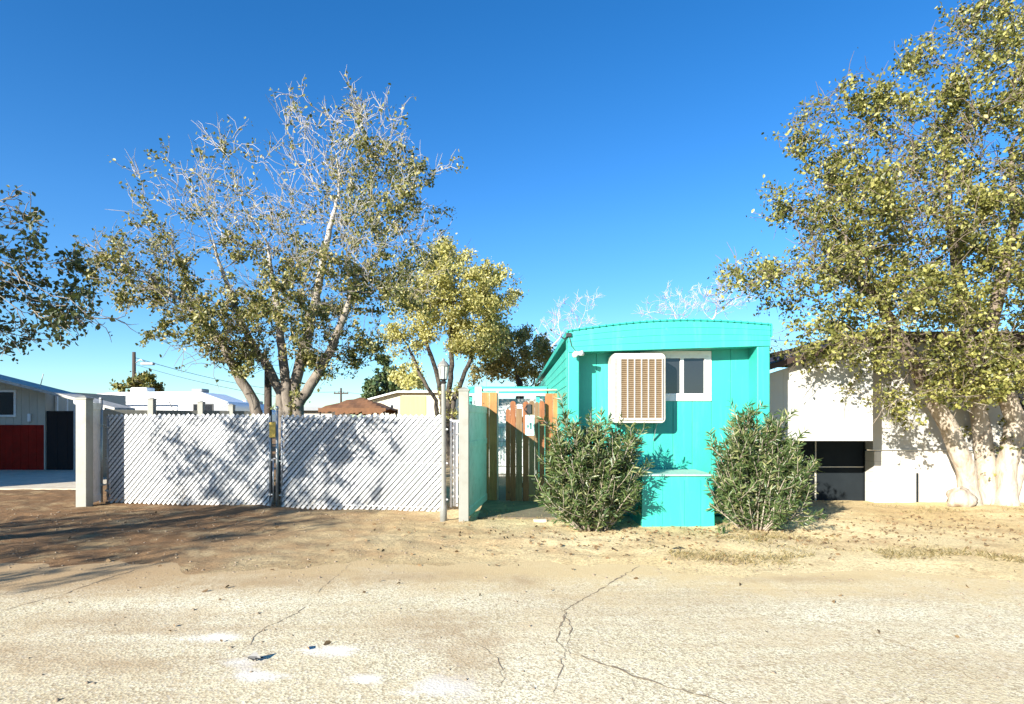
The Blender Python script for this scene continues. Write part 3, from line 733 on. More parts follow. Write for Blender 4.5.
# window
wx0, wx1, wz0, wz1 = X(640, YW), X(711, YW), Z(401, YW), Z(351, YW)
mb = MB(); t = .085
mb.box(wx0, wx1, YW-.022, YW-.002, wz1-t, wz1); mb.box(wx0, wx1, YW-.022, YW-.002, wz0, wz0+t)
mb.box(wx0, wx0+t, YW-.022, YW-.002, wz0+t+.001, wz1-t-.001); mb.box(wx1-t, wx1, YW-.022, YW-.002, wz0+t+.001, wz1-t-.001)
win = mb.build('window', 'white', home, bevel=.004)
ix0, ix1, iz0, iz1 = wx0+t, wx1-t, wz0+t, wz1-t
mb = MB(); f_ = .035; mx = X(681.5, YW)
for (a, b, c, d) in ((ix0, ix1, iz1-f_, iz1), (ix0, ix1, iz0, iz0+f_), (ix0, ix0+f_, iz0+f_+.001, iz1-f_-.001), (ix1-f_, ix1, iz0+f_+.001, iz1-f_-.001), (mx-.03, mx+.03, iz0+f_+.001, iz1-f_-.001)):
    mb.box(a, b, YW-.03, YW-.001, c, d)
mb.build('frame', 'white', win, bevel=.004)
for a, b in ((ix0+f_+.001, mx-.031), (mx+.031, ix1-f_-.001)):
    mb = MB(); mb.box(a, b, YW-.008, YW-.001, iz0+f_, iz1-f_); mb.build('pane', 'glass', win)
# twin floodlight on the corner post
fl = MB(); fx, fz = X(577, YF), Z(354, YF)
fl.lathe((fx-.02, YF-.03, fz-.03), [(.03, 0), (.04, .02), (.04, .05), (.02, .07)], 12)
fixt = fl.build('floodlight', 'white', home, smooth=True)
for dx, dz in ((-.05, -.03), (.07, 0)):
    q = MB(); a = Vector((fx, YF-.03, fz)); b = a+Vector((dx, -.09, dz)); q.tube([a, a.lerp(b, .3), b], [.015, .028, .042], 12); q.build('lamp_head', 'white', fixt, smooth=True)
q = MB(); q.tube([(XL+.02, YF-.03, Z(338, YF)), (XL+.05, YF-.035, Z(346, YF)), (fx-.02, YF-.03, fz+.04)], .006, 5); q.build('cable', 'black', home)
q = MB(); q.box(XL-.03, XL+.05, YF-.05, YF+.02, 2.90, 2.96); q.tube([(XL, YF-.02, 2.92), (XL-.06, YF-.05, 2.86), (XL-.11, YF-.04, 2.9)], .013, 6); q.build('cable_clamp', 'black', home, bevel=.005)
# storage box at the foot
bx0, bx1, byf = X(642, 8.82), X(714, 8.82), 8.82
box = MB(); zt = Z(476, byf)
prof = [(bx0, zt), (bx1-.05, zt), (bx1-.015, zt-.012), (bx1, zt-.05), (bx1+.012, .0), (bx0, .0)]
box.prism([(x, byf, z) for x, z in prof], (0, YW-byf-.005, 0))
sb = box.build('hitch_cover', 'teal', home, bevel=.008)
q = MB()
for x in (bx0+.3, bx0+.62, bx0+.86): q.box(x-.003, x+.003, byf-.004, byf+.01, .05, zt-.06)
q.build('panel_seam', 'teal_dark', sb)
q = MB(); q.prism([(bx0-.01, byf-.03, zt-.0), (bx1+.0, byf-.03, zt-.0), (bx1+.0, byf-.03, zt+.025), (bx0-.01, byf-.03, zt+.025)], (0, YW-byf+.01, 0)); q.build('lid', 'teal_pale', sb, bevel=.006)

# evaporative cooler hung under the eave
ax0, ax1 = X(612, 9.32), X(666, 9.32); az0, az1 = Z(423, 9.32), Z(353, 9.32)
ac = thing('swamp_cooler', 'white rusty grilled evaporative cooler hung on the teal wall beside the window', 'cooler', ((ax0+ax1)/2, 9.32, az0))
def rrect(x0, x1, z0, z1, r, n=5):
    out = []
    for cx, cz, a0 in ((x1-r, z1-r, 0), (x0+r, z1-r, 90), (x0+r, z0+r, 180), (x1-r, z0+r, 270)):
        for i in range(n+1):
            a = math.radians(a0+90*i/n); out.append((cx+r*math.cos(a), cz+r*math.sin(a)))
    return out
q = MB(); q.prism([(x, 9.345, z) for x, z in rrect(ax0, ax1, az0, az1, .07)][::-1], (0, YW-.03-9.345, 0)); q.build('housing', 'cooler', ac, bevel=.01)
q = MB()
q.box(ax0+.135, ax1-.055, 9.335, 9.344, az0+.07, az1-.09); q.build('pad', 'cooler_pad', ac)
q = MB(); gx0, gx1, gz0, gz1 = ax0+.135, ax1-.055, az0+.07, az1-.09
for i in range(7): 
    x = gx0+(gx1-gx0)*i/6; q.box(x-.008, x+.008, 9.312, 9.336, gz0-.01, gz1+.01)
q.box(gx0-.01, gx1+.01, 9.314, 9.338, gz1-.005, gz1+.02); q.box(gx0-.01, gx1+.01, 9.314, 9.338, gz0-.02, gz0+.005)
q.build('grille_frame', 'cooler', ac, bevel=.002)
q = MB(); k = 30
for i in range(k):
    z = gz0+(gz1-gz0)*(i+.5)/k; q.obox((gx0, 9.324, z), (gx1, 9.324, z), .012, .004, up=(0, -.35, 1))
q.build('louver', 'cooler_tan', ac)
q = MB()
for i in range(46):
    z = az0+.1+(az1-az0-.2)*i/45; q.box(ax0+.04, ax0+.085, 9.336, 9.3465, z, z+.009)
q.build('side_vent', 'rvgrey', ac)
q = MB()
for i in range(46):
    z = az0+.1+(az1-az0-.2)*i/45; q.box(ax1-.05, ax1-.02, 9.336, 9.3465, z, z+.009)
q.build('side_vent', 'rvgrey', ac)
for x in (ax0+.1, ax1-.1):
    q = MB(); q.obox((x, 9.5, az0), (x, YW-.02, az0-.28), .03, .006, up=(1, 0, 0)); q.build('bracket', 'galv', ac)

# ------------------------------------------------------------------ oleander shrubs
def shrub(label, cx, cy, rad, height, nst, seed, lean=0.0, low=.3):
    rs = np.random.RandomState(seed); rr = random.Random(seed)
    root = thing('oleander_shrub', label, 'shrub', (cx, cy, 0))
    st = MB(); cen = []; dr = []
    for i_ in range(nst):
        i = 0 if rs.rand() < low else 1
        a = rs.uniform(0, 2*math.pi); q = math.sqrt(rs.rand()); L = height*(1.06-.42*q**2)*(rs.uniform(.62, 1.08) if i % 3 else rs.uniform(.22, .6))
        out = rad*q*(1.0 if i % 3 else 1.12)
        p = np.array([cx+math.cos(a)*rad*.32*q, cy+math.sin(a)*rad*.16*q, 0.0]); tip = np.array([cx+math.cos(a)*out+lean*L, cy+math.sin(a)*out*.62, L*(1-.25*q*rs.rand())])
        ctl = p*.45+tip*.55+np.array([0, 0, .12*L if i % 3 else .05*L]); pts = []
        for k in range(10):
            t = k/9; pts.append((1-t)**2*p+2*t*(1-t)*ctl+t*t*tip)
        pts = np.array(pts); st.tube(pts, list(np.linspace(.013, .004, 10)), 5)
        side = [pts]
        for _ in range(rs.randint(2, 5)):
            k = rs.randint(3, 9); d = pts[k]-pts[k-1]; d = d/np.linalg.norm(d)+rs.normal(size=3)*.55; d /= np.linalg.norm(d); l2 = rs.uniform(.18, .42)
            s2 = np.array([pts[k]+d*l2*j/4+np.array([0, 0, .02*j*j*.3]) for j in range(5)]); st.tube(s2, [.006, .005, .004, .004, .003], 4); side.append(s2)
        for bi_, b in enumerate(side):
            if rs.rand() < .12: continue
            nl = int(np.linalg.norm(np.diff(b, axis=0), axis=1).sum()*(92 if bi_ else 78))
            for _ in range(nl):
                t = rs.uniform(.03, 1)**.85*(len(b)-1); k = min(int(t), len(b)-2); pos = b[k]*(1-t+k)+b[k+1]*(t-k)
                ax = b[k+1]-b[k]; ax /= np.linalg.norm(ax); o_ = rs.normal(size=3); o_ -= ax*o_.dot(ax); o_ /= np.linalg.norm(o_)
                d = ax*rs.uniform(.3, 1.0)+o_*rs.uniform(.5, 1); d /= np.linalg.norm(d); cen.append(pos+d*.055); dr.append(d)
    cen = np.array(cen); dr = np.array(dr); ok = cen[:, 2] > .02
    ok &= ~((cen[:, 1] > YW-.03) & (cen[:, 0] > XL) & (cen[:, 0] < XR))
    ok &= ~((cen[:, 1] > byf-.02) & (cen[:, 0] > bx0) & (cen[:, 0] < bx1+.02) & (cen[:, 2] < zt+.03))
    st.build('stem', 'bark', root, smooth=True)
    leaves_mesh(cen[ok], .12, 'foliage', 'leaf_ole', root, rs, aspect=.17, jit=.12, dirs=dr[ok])
shrub('wide oleander shrub in front of the swamp cooler, left of the teal box', 1.16, 8.62, .72, 1.80, 135, 71, -.03, .48)
shrub('rounded oleander shrub at the right corner of the teal home', 3.52, 8.66, .70, 1.66, 125, 72, 0, .28)

# ------------------------------------------------------------------ white slatted chain link gates
def gate(label, A, Bp, z0, z1, seed, first_gap=0.0, post_first=True):
    A = Vector(A); Bp = Vector(Bp); L = (Bp-A).length; rz = math.atan2(Bp.y-A.y, Bp.x-A.x)
    root = thing('chain_link_gate', label, 'gate', (A.x, A.y, 0), 'chain link gate leaves', rz)
    rr = random.Random(seed); r = .021
    fr = MB()
    fr.tube([(r, 0, z0), (r, 0, z1)], r, 12); fr.tube([(L-r, 0, z0), (L-r, 0, z1)], r, 12)
    fr.tube([(r, 0, z1-.03), (L-r, 0, z1-.03)], r, 12); fr.tube([(r, 0, z0+.04), (L-r, 0, z0+.04)], r, 12)
    fr.tube([(r, .01, (z0+z1)/2), (L-r, .01, (z0+z1)/2)], .016, 10)
    fr.build('frame', 'galv', root, smooth=True, local=True)
    # slats: parallelogram strips at 47 degrees clipped to the panel, front of the frame
    sl = MB(); pitch = .102; wd = .07; tan = math.tan(math.radians(47)); H = z1-z0
    x = -H/tan
    def clip(poly, f):
        out = []
        for i in range(len(poly)):
            p, q = poly[i], poly[(i+1) % len(poly)]; a, b = f(p), f(q)
            if a >= 0: out.append(p)
            if (a >= 0) != (b >= 0):
                t = a/(a-b); out.append((p[0]+(q[0]-p[0])*t, p[1]+(q[1]-p[1])*t))
        return out
    xlo, xhi = .03+first_gap, L-.02
    while x < L:
        jx = rr.uniform(-.003, .003); zb = z0-.03+rr.uniform(-.004, .004); ztp = z1+.012+rr.uniform(-.005, .006)
        xb = x+jx+(zb-z0)/tan; xt = x+jx+(ztp-z0)/tan
        poly = [(xb, zb), (xb+wd/2, zb-.03), (xb+wd, zb), (xt+wd, ztp), (xt+wd/2, ztp+.026), (xt, ztp)]
        cut0 = xlo+rr.uniform(-.02, .02); cut1 = xhi+rr.uniform(-.015, .015)
        poly = clip(poly, lambda p: p[0]-cut0) if xb < cut0 else poly
        if len(poly) > 2: poly = clip(poly, lambda p: cut1-p[0])
        if len(poly) > 2:
            cx = sum(p[0] for p in poly)/len(poly); cz = sum(p[1] for p in poly)/len(poly)
            t0 = rr.uniform(-.08, .08); dy = rr.uniform(-.003, .003)
            pp = [(a, -.028+dy+t0*((a-cx)*.35-(b-cz)*.0)*.3, b) for a, b in poly]
            sl.prism(pp, (0, .004, 0))
        x += pitch
    s_ = sl.build('slat', 'white_plastic', root, local=True)
    q = MB(); q.box(.05, L-.05, .03, .034, z0+.06, z1-.05); q.build('gap_darkener', 'gap_dark', root, local=True)  # added dark sheet, imitates the shade in the slat gaps
    # woven wire: both diagonals, thin
    wr = MB(); p2 = .102; x = -H/tan; 
    def line(x0, x1, y):
        a, b = (x0, z0-.02), (x1, z1+.01)
        (ax_, az_), (bx_, bz_) = a, b
        lo, hi = 0.0, 1.0
        dx = bx_-ax_
        for lim, sg in ((.01, 1), (L-.01, -1)):
            if abs(dx) > 1e-9:
                t = (lim-ax_)/dx
                if (dx > 0) == (sg > 0): lo = max(lo, t)
                else: hi = min(hi, t)
        if hi-lo > .02:
            wr.tube([(ax_+dx*lo, y, az_+(bz_-az_)*lo), (ax_+dx*hi, y, az_+(bz_-az_)*hi)], .003, 4)
    while x < L+H/tan:
        line(x-.012, x-.012+(H+.03)/tan, -.034); line(x, x-(H+.03)/tan, -.036); x += p2
    wr.build('wire_mesh', 'wire', root, local=True)
    # tie bands and hinges
    for z in (z0+.18, (z0+z1)/2, z1-.22):
        for xx in (r, L-r):
            h = MB(); h.tube([(xx, 0, z-.018), (xx, 0, z+.018)], .029, 12); h.box(xx-.055, xx+.055, -.012, .012, z-.011, z+.011); h.build('tie_band', 'galv', root, local=True)
    return root, rz, L
GA = (X(107, 11.55), 11.55); GM = (X(271, 10.95), 10.95); GM2 = (X(281, 10.92), 10.92); GB = (X(446, 10.35), 10.35)
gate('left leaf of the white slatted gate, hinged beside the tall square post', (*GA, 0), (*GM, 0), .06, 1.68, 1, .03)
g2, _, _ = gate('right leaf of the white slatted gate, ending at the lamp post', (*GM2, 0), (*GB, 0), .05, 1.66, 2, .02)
# meeting posts between leaves
gpst = thing('gate_latch_post', 'rusty pair of pipes with a drop rod between the two white gate leaves', 'gate post', (X(276, 10.95), 10.95, 0))
q = MB(); x = X(276, 10.95)
q.tube([(x, 11.0, -.1), (x, 11.0, 1.8)], .024, 12); q.build('post', 'galv', gpst, smooth=True)
q = MB(); q.tube([(x-.03, 10.9, .06), (x-.03, 10.9, .9)], .012, 8); q.tube([(x-.03, 10.9, .9), (x+.03, 10.88, .9)], .012, 8); q.build('drop_rod', 'galv', gpst, smooth=True)
q = MB(); q.tube([(x-.10, 10.84, -.12), (x-.04, 10.88, .2)], .02, 8); q.build('stake', 'lamp_metal', gpst, smooth=True)
q = MB(); q.box(x-.09, x+.02, 10.86, 10.9, 1.28, 1.56); q.build('strap', 'rope', gpst, bevel=.01)
q = MB(); q.lathe((x, 11.0, 1.8), [(.03, 0), (.034, .02), (.02, .05), (.004, .06)], 12); q.build('cap', 'galv', gpst, smooth=True)
# hinge post at far left of the gates
hp = thing('gate_hinge_post', 'thin galvanised hinge post at the left end of the white gates', 'gate post', (X(101, 11.6), 11.6, 0))
x = X(101, 11.6); q = MB(); q.tube([(x, 11.6, -.1), (x, 11.6, 2.0)], .032, 12); q.build('post', 'galv', hp, smooth=True)
q = MB(); q.lathe((x, 11.6, 2.0), [(.036, 0), (.036, .02), (.01, .045)], 12); q.build('cap', 'galv', hp, smooth=True)
for z in (.35, 1.5):
    q = MB(); q.tube([(x, 11.6, z-.02), (x, 11.6, z+.02)], .042, 12); q.box(x, x+.1, 11.585, 11.6, z-.012, z+.012); q.build('hinge', 'galv', hp)

# ------------------------------------------------------------------ vinyl fences
def cap_post(root, x, y, wd, h, mat='vinyl', cap=True):
    q = MB(); q.box(x-wd/2, x+wd/2, y-wd/2, y+wd/2, -.1, h); p = q.build('post', mat, root, bevel=.006)
    if cap:
        c = MB(); e = wd/2+.012; c.box(x-e, x+e, y-e, y+e, h+.001, h+.025)
        n0 = len(c.v); c.v += [(x-e, y-e, h+.026), (x+e, y-e, h+.026), (x+e, y+e, h+.026), (x-e, y+e, h+.026), (x, y, h+.07)]
        c.f += [(n0, n0+1, n0+4), (n0+1, n0+2, n0+4), (n0+2, n0+3, n0+4), (n0+3, n0, n0+4), (n0+3, n0+2, n0+1, n0)]
        c.build('cap', mat, p, bevel=.003)
    return p
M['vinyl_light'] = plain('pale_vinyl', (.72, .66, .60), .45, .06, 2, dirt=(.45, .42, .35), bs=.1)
def vinyl_run(root, A, Bp, h, mat='vinyl', zlo=.06, board=.16, mid=None):
    A = Vector((*A, 0)); Bp = Vector((*Bp, 0)); d = (Bp-A); L = d.length; u = d/L; s_ = Vector((-u.y, u.x, 0))
    q = MB(); k = max(1, round(L/board)); 
    for i in range(k):
        a = A+u*(L*i/k+.002); b = A+u*(L*(i+1)/k-.002); m_ = (a+b)/2
        q.obox(Vector((m_.x, m_.y, zlo+.1)), Vector((m_.x, m_.y, h-.06)), (L/k-.004), .022, up=s_)
    q.build('panel', mat, root, bevel=.003)
    q = MB(); m2 = (zlo+.1+h-.06)/2; q.obox(A+Vector((0, 0, m2)), Bp+Vector((0, 0, m2)), .008, h-zlo-.2); q.build('backing', mat, root)
    zs = [zlo+.06, h-.04]+([mid] if mid else [])
    for z in zs:
        q = MB(); q.obox(A+Vector((0, 0, z)), Bp+Vector((0, 0, z)), .045, .13 if z != mid else .1); q.build('rail', mat, root, bevel=.005)
lf = thing('vinyl_fence', 'short pale vinyl fence with a tall square post at the left of the gates', 'fence', (X(81, 10.95), 10.95, 0))
xa = X(81, 10.95); cap_post(lf, xa, 10.95+.09, .19, 1.98)
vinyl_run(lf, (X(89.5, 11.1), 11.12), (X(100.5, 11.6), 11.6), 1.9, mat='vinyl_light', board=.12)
rf_ = thing('vinyl_fence', 'pale vinyl fence running back beside the walkway to the wooden gate', 'fence', (X(465, 9.15), 9.15, 0))
xb = X(463, 9.3); cap_post(rf_, xb+.02, 9.25, .15, Z(391, 9.2))
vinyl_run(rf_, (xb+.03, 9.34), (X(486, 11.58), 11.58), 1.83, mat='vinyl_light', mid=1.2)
# beige fence behind the gates
bf = thing('vinyl_fence', 'long beige vinyl fence in front of the white campers', 'fence', (X(100, 16), 16, 0))
vinyl_run(bf, (X(92, 16), 16), (X(262, 19), 19), Z(411, 17), 'vinyl_beige', board=.2)
for px, Y, py in ((154, 16.9, 400), (203, 17.9, 403), (233, 18.5, 406), (96, 16, 406)):
    cap_post(bf, X(px, Y), Y-.1, .16, Z(py, Y), 'vinyl_beige')
# narrow white side gate between lamp and vinyl post
sg = thing('side_gate', 'narrow white picket gate between the lamp post and the vinyl fence post', 'gate', (X(455, 10.6), 10.6, 0))
q = MB(); xa0, xa1 = X(451, 10.6), X(460, 10.6)
for x in (xa0, xa1): q.box(x-.018, x+.018, 10.58, 10.62, .06, 1.62)
q.build('frame', 'white', sg, bevel=.004)
for z in (.25, .62, .98, 1.35, 1.58):
    q = MB(); q.box(xa0, xa1, 10.585, 10.615, z-.02, z+.02); q.build('rail', 'white', sg, bevel=.003)
for x in (xa0+.05, (xa0+xa1)/2, xa1-.05):
    q = MB(); q.box(x-.012, x+.012, 10.56, 10.579, .08, 1.55); q.build('picket', 'white', sg, bevel=.002)

# ------------------------------------------------------------------ lamp post
lx, ly = X(443.5, 9.35), 9.35
lp = thing('lamp_post', 'slim weathered lamp post with a small lantern at the right gate end', 'lamp post', (lx, ly, 0))
q = MB(); q.lathe((lx, ly, -.1), [(.055, 0), (.055, .35), (.045, .38), (.038, .5), (.036, 2.2), (.04, 2.24), (.03, 2.27)], 16); q.build('pole', 'lamp_metal', lp, smooth=True)
hz_ = Z(382, ly)
q = MB(); q.lathe((lx, ly, hz_-.04), [(.02, 0), (.045, .02), (.055, .04), (.03, .06), (.07, .08)], 12); lan = q.build('lantern', 'black', lp)
q = MB(); q.lathe((lx, ly, hz_+.045), [(.055, 0), (.085, .2), (.08, .2)], 8); q.build('glass', 'frost', lan)
q = MB()
for k in range(8):
    a = 2*math.pi*k/8+.2; q.tube([(lx+.058*math.cos(a), ly+.058*math.sin(a), hz_+.045), (lx+.088*math.cos(a), ly+.088*math.sin(a), hz_+.25)], .006, 5)
q.build('bars', 'lamp_metal', lan)
q = MB(); q.lathe((lx, ly, hz_+.245), [(.10, 0), (.095, .02), (.05, .07), (.02, .09), (.022, .11), (.004, .13)], 12); q.build('lantern_roof', 'lamp_metal', lan)

# ------------------------------------------------------------------ wooden entrance gate
YG = 11.6
wg = thing('wooden_fence', 'mixed plank fence section under a pale pipe frame beside the walkway', 'fence', (X(520, YG), YG, 0))
q = MB(); zt_ = Z(390, YG)
q.tube([(X(481, YG), YG+.05, zt_), (X(564, YG), YG+.05, zt_)], .025, 10)
q.tube([(X(497.5, YG), YG+.05, -.1), (X(497.5, YG), YG+.05, zt_)], .022, 10); q.tube([(X(564, YG), YG+.05, -.1), (X(564, YG), YG+.05, zt_)], .025, 10)
q.build('pipe_frame', 'beige', wg, smooth=True)
q = MB(); q.box(X(475, YG), X(481.5, YG), YG-.02, YG+.1, -.1, Z(387, YG)); q.build('post', 'white', wg, bevel=.006)
def plank(root, p0, p1, ztop, zb, mat, y=YG, dog=True, ym=0):
    x0, x1 = X(p0, y), X(p1, y); wv = x1-x0; c = min(.04, wv*.3) if dog else .002
    q = MB(); q.prism([(x0, y, zb), (x1, y, zb), (x1, y, ztop-c), (x1-c, y, ztop), (x0+c, y, ztop), (x0, y, ztop-c)], (0, .022, 0)); return q.build('board', mat, root, bevel=.003)
for a, b, m_ in ((481.8, 489, 'wood_gold'), (489.3, 496.8, 'wood_gold')): plank(wg, a, b, Z(392.5, YG), .05, m_, dog=False)
for a, b, m_ in ((545.2, 552.8, 'wood_orange'), (553.1, 560, 'wood_gold'), (560.2, 563.6, 'wood_orange')): plank(wg, a, b, Z(393.5, YG), .05, m_, dog=False)
for z in (.4, 1.5): 
    q = MB(); q.box(X(546, YG), X(563, YG), YG+.023, YG+.06, z-.045, z+.045); q.build('rail', 'wood_red', wg, bevel=.003)
dg = thing('wooden_gate', 'wooden picket gate of red and grey boards with a small sign', 'gate', (X(525, YG), YG-.1, 0))
yg = YG-.12
for a, b, zt2, m_ in ((510.3, 515.7, 401, 'wood_red'), (515.9, 522.2, 404, 'wood_grey'), (522.9, 528.8, 401.5, 'wood_red'), (529, 534.6, 401, 'wood_grey'), (534.9, 538.9, 402, 'wood_grey'), (539.1, 544.6, 401, 'wood_red')):
    plank(dg, a, b, Z(zt2, yg), Z(504, yg)+.03, m_, y=yg)
plank(dg, 505.8, 510.2, Z(409, yg), Z(502, yg)+.03, 'wood_red', y=yg)
for z in (.35, 1.6):
    q = MB(); q.box(X(506, yg), X(544, yg), yg+.023, yg+.06, z-.045, z+.045); q.build('rail', 'wood_red', dg, bevel=.003)
for z in (1.55, .5):
    q = MB(); q.box(X(543, yg), X(549, yg), yg-.012, yg-.001, z-.02, z+.02); q.build('hinge', 'black', dg, bevel=.002)
q = MB(); xx = X(529, yg); q.box(xx-.05, xx+.045, yg-.03, yg-.001, 1.72, 1.9); q.tube([(xx-.04, yg-.03, 1.88), (xx-.09, yg-.06, 1.80), (xx-.02, yg-.05, 1.7)], .012, 6); q.build('latch', 'black', dg, bevel=.01)
q = MB(); q.box(X(517, yg), X(522, yg), yg-.02, yg-.001, Z(408.5, yg), Z(404.5, yg)); q.build('white_tab', 'white', dg, bevel=.002)
# sign hung on the gate
s0, s1, t0, t1 = X(525.2, yg), X(534.3, yg), Z(435.5, yg), Z(415, yg)
sgn = thing('warning_sign', 'small pale green notice hung on the wooden gate', 'sign', ((s0+s1)/2, yg-.012, t0))
q = MB(); q.prism([(x, yg-.012, z) for x, z in rrect(s0, s1, t0, t1, .012, 3)][::-1], (0, .008, 0)); q.build('plate', 'tile', sgn)
def text(body, x, z, size, mat, parent, name='lettering'):
    cu = bpy.data.curves.new(name, 'FONT'); cu.body = body; cu.size = size; cu.align_x = 'CENTER'; cu.extrude = .0008; cu.materials.append(M[mat])
    o = bpy.data.objects.new(name, cu); COL.objects.link(o); o.parent = parent; o.rotation_euler = (math.pi/2, 0, 0)
    o.location = Vector((x, yg-.0135, z))-parent.location; return o
sx = (s0+s1)/2; hh = t1-t0
q = MB()
rsg = random.Random(4)
for row, z in enumerate((.90, .82, .75, .13, .07)):
    if row == 3: q.build('lettering', 'sign_ink', sgn); q = MB()
    x = s0+.02
    while x < s1-.03:
        wv = rsg.uniform(.008, .022); q.box(x, min(x+wv, s1-.02), yg-.0138, yg-.0125, t0+hh*z-.007, t0+hh*z+.006); x += wv+.006
q.build('lettering', 'sign_ink', sgn)
q = MB(); q.box(s0+.012, s1-.012, yg-.0138, yg-.0125, t0+hh*.24, t0+hh*.255)
q.box(s0+.09, s0+.125, yg-.0138, yg-.0125, t0+hh*.30, t0+hh*.62); q.box(s0+.08, s0+.095, yg-.0138, yg-.0125, t0+hh*.5, t0+hh*.62)
q.lathe((s0+.05, yg-.013, t0+hh*.36), [(.004, 0), (.014, .02), (.016, .05), (.006, .07)], 8)
q.build('pictogram', 'sign_ink', sgn)
# brick by the gate
for (px, py, rz_, lab) in ((540, 523, .1, 'loose pale brick on the dirt beside the left oleander'),):
    g = gp(px, py); bk = thing('brick', lab, 'brick', (g.x, g.y, 0), rz=rz_)
    q = MB(); q.box(-.1, .1, -.045, .045, .0, .06); q.build('block', 'brick', bk, bevel=.01, local=True)
    q = MB()
# screen door and shed behind the walkway
sh = thing('white_shed', 'white walled lean-to with an ironwork screen door seen through the gate gap', 'shed', (X(510, 17), 17, 0))
q = MB(); q.box(X(474, 17), X(566, 17), 17, 19, 0, 2.2); q.build('wall', 'white_wall', sh)
dr_ = MB(); dx0, dx1 = X(495, 16.9), X(525, 16.9); dr_.box(dx0, dx1, 16.93, 16.98, .08, 2.0); door = dr_.build('door', 'white', sh, bevel=.01)
q = MB()
for i in range(9):
    x = dx0+.06+(dx1-dx0-.12)*i/8; q.tube([(x, 16.9, .3), (x, 16.9, 1.4)], .008, 5)
for z in (.3, .85, 1.0, 1.4): q.box(dx0+.05, dx1-.05, 16.89, 16.91, z-.01, z+.01)
q.build('ironwork', 'galv', door)
tc_ = thing('patio_cover', 'low teal patio cover with white trim beside the teal home', 'patio cover', (X(515, 14.5), 14.5, 0))
q = MB(); q.box(X(468, 14.5), XL-.03, 14.5, 15.4, Z(394, 14.5), Z(386.5, 14.5)); q.build('roof', 'teal', tc_, bevel=.01)
q = MB(); q.box(X(468, 14.5), XL-.03, 14.45, 14.49, Z(396, 14.5), Z(393.8, 14.5)); q.build('trim', 'white', tc_, bevel=.004)
for px in (470, 538):
    q = MB(); x = X(px, 14.5); q.box(x-.045, x+.045, 14.52, 14.61, 0, Z(394, 14.5)); q.build('post', 'teal', tc_, bevel=.005)

# ------------------------------------------------------------------ grey and red house on the left
YH = 19.0
hs_ = thing('manufactured_house', 'grey over red sided house with sloping carport roof at the left edge', 'house', (X(20, YH), YH, 0))
xr = X(45, YH); xl = xr-3.4
q = MB()
k = 0; z = Z(425, YH)+.002
def roofz(x): # roof underside line, falls to the right
    return Z(378, YH)+(X(0, YH)-x)*.245
for i in range(13):
    a = xr-.25*(i+1)+.003; b = xr-.25*i-.003
    q.prism([(a, YH, z), (b, YH, z), (b, YH, roofz(b)-.02), (a, YH, roofz(a)-.02)], (0, .05, 0))
q.build('upper_wall', 'greyside', hs_, bevel=.004)
q = MB()
for i in range(13):
    a = xr-.25*(i+1)+.003; b = xr-.25*i-.003; q.box(a, b, YH-.02, YH+.05, 0, Z(425, YH))
q.build('lower_wall', 'red', hs_, bevel=.004)
q = MB(); q.box(xl, xr-.01, YH+.055, YH+4, 0, roofz(xr)-.05); q.build('body', 'greyside', hs_)
q = MB(); xe = X(108, YH-1.2)
q.prism([(xl-.4, YH-.9, roofz(xl-.4)), (xe, YH-.9, roofz(xe)+.0), (xe, YH-.9, roofz(xe)+.08), (xl-.4, YH-.9, roofz(xl-.4)+.12)], (0, 1.0, 0)); q.build('roof', 'roofmetal', hs_, bevel=.01)
q = MB(); wxa, wxb, wza, wzb = xr-1.75, X(17, YH), Z(417, YH), Z(390, YH)
q.box(wxa, wxb, YH-.05, YH-.001, wza, wzb); wn = q.build('window', 'white', hs_, bevel=.01)
q = MB(); q.box(wxa+.07, wxb-.07, YH-.055, YH-.02, wza+.07, wzb-.07); q.build('pane', 'glass', wn)
q = MB(); q.box(xr-.01, xr+.03, YH-.03, YH+.06, 0, roofz(xr)-.03); q.build('corner_trim', 'greyside', hs_)
q = MB(); q.box(xr-.5, xr-.4, YH-.08, YH-.021, 1.55, 1.8); q.build('outlet_box', 'white', hs_, bevel=.01)
for px in (76, 104):
    q = MB(); x = X(px, YH-.8); q.box(x-.04, x+.04, YH-.85, YH-.77, 0, roofz(x)); q.build('carport_post', 'galv', hs_)
for px in (56, 66):
    q = MB(); x = X(px, YH+.4); q.box(x-.03, x+.03, YH+.4, YH+.46, 0, roofz(x)); q.build('carport_post', 'white', hs_)
q = MB(); x = X(52, YH); q.tube([(x, YH-.5, roofz(x)+.02), (x+.12, YH-.5, roofz(x)+.5)], .012, 6); q.build('roof_vent', 'galv', hs_)
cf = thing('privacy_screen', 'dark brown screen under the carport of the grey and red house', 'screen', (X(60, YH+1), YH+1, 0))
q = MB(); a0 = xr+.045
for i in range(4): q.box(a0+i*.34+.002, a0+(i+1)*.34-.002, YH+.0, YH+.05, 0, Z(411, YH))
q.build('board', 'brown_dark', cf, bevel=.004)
th = thing('unseen_shadow_house', 'unseen tall tan house added beyond the left edge to cast shade', 'house', (-22, 11, 0))  # out of view, added so its shadow covers the grey and red house
q = MB(); q.box(-26, -18, 6.1, 16.2, 0, 4.8); q.build('wall', 'beige', th)
q = MB(); q.box(-26.2, -17.9, 6.0, 16.3, 4.8, 4.98); q.build('roof', 'roofmetal', th, bevel=.02)
for yy in (8, 12.5):
    q = MB(); q.box(-17.999, -17.96, yy, yy+1.2, 1.0, 2.1); w_ = q.build('window', 'white', th, bevel=.01)
    q = MB(); q.box(-17.97, -17.95, yy+.07, yy+1.13, 1.07, 2.03); q.build('pane', 'glass', w_)

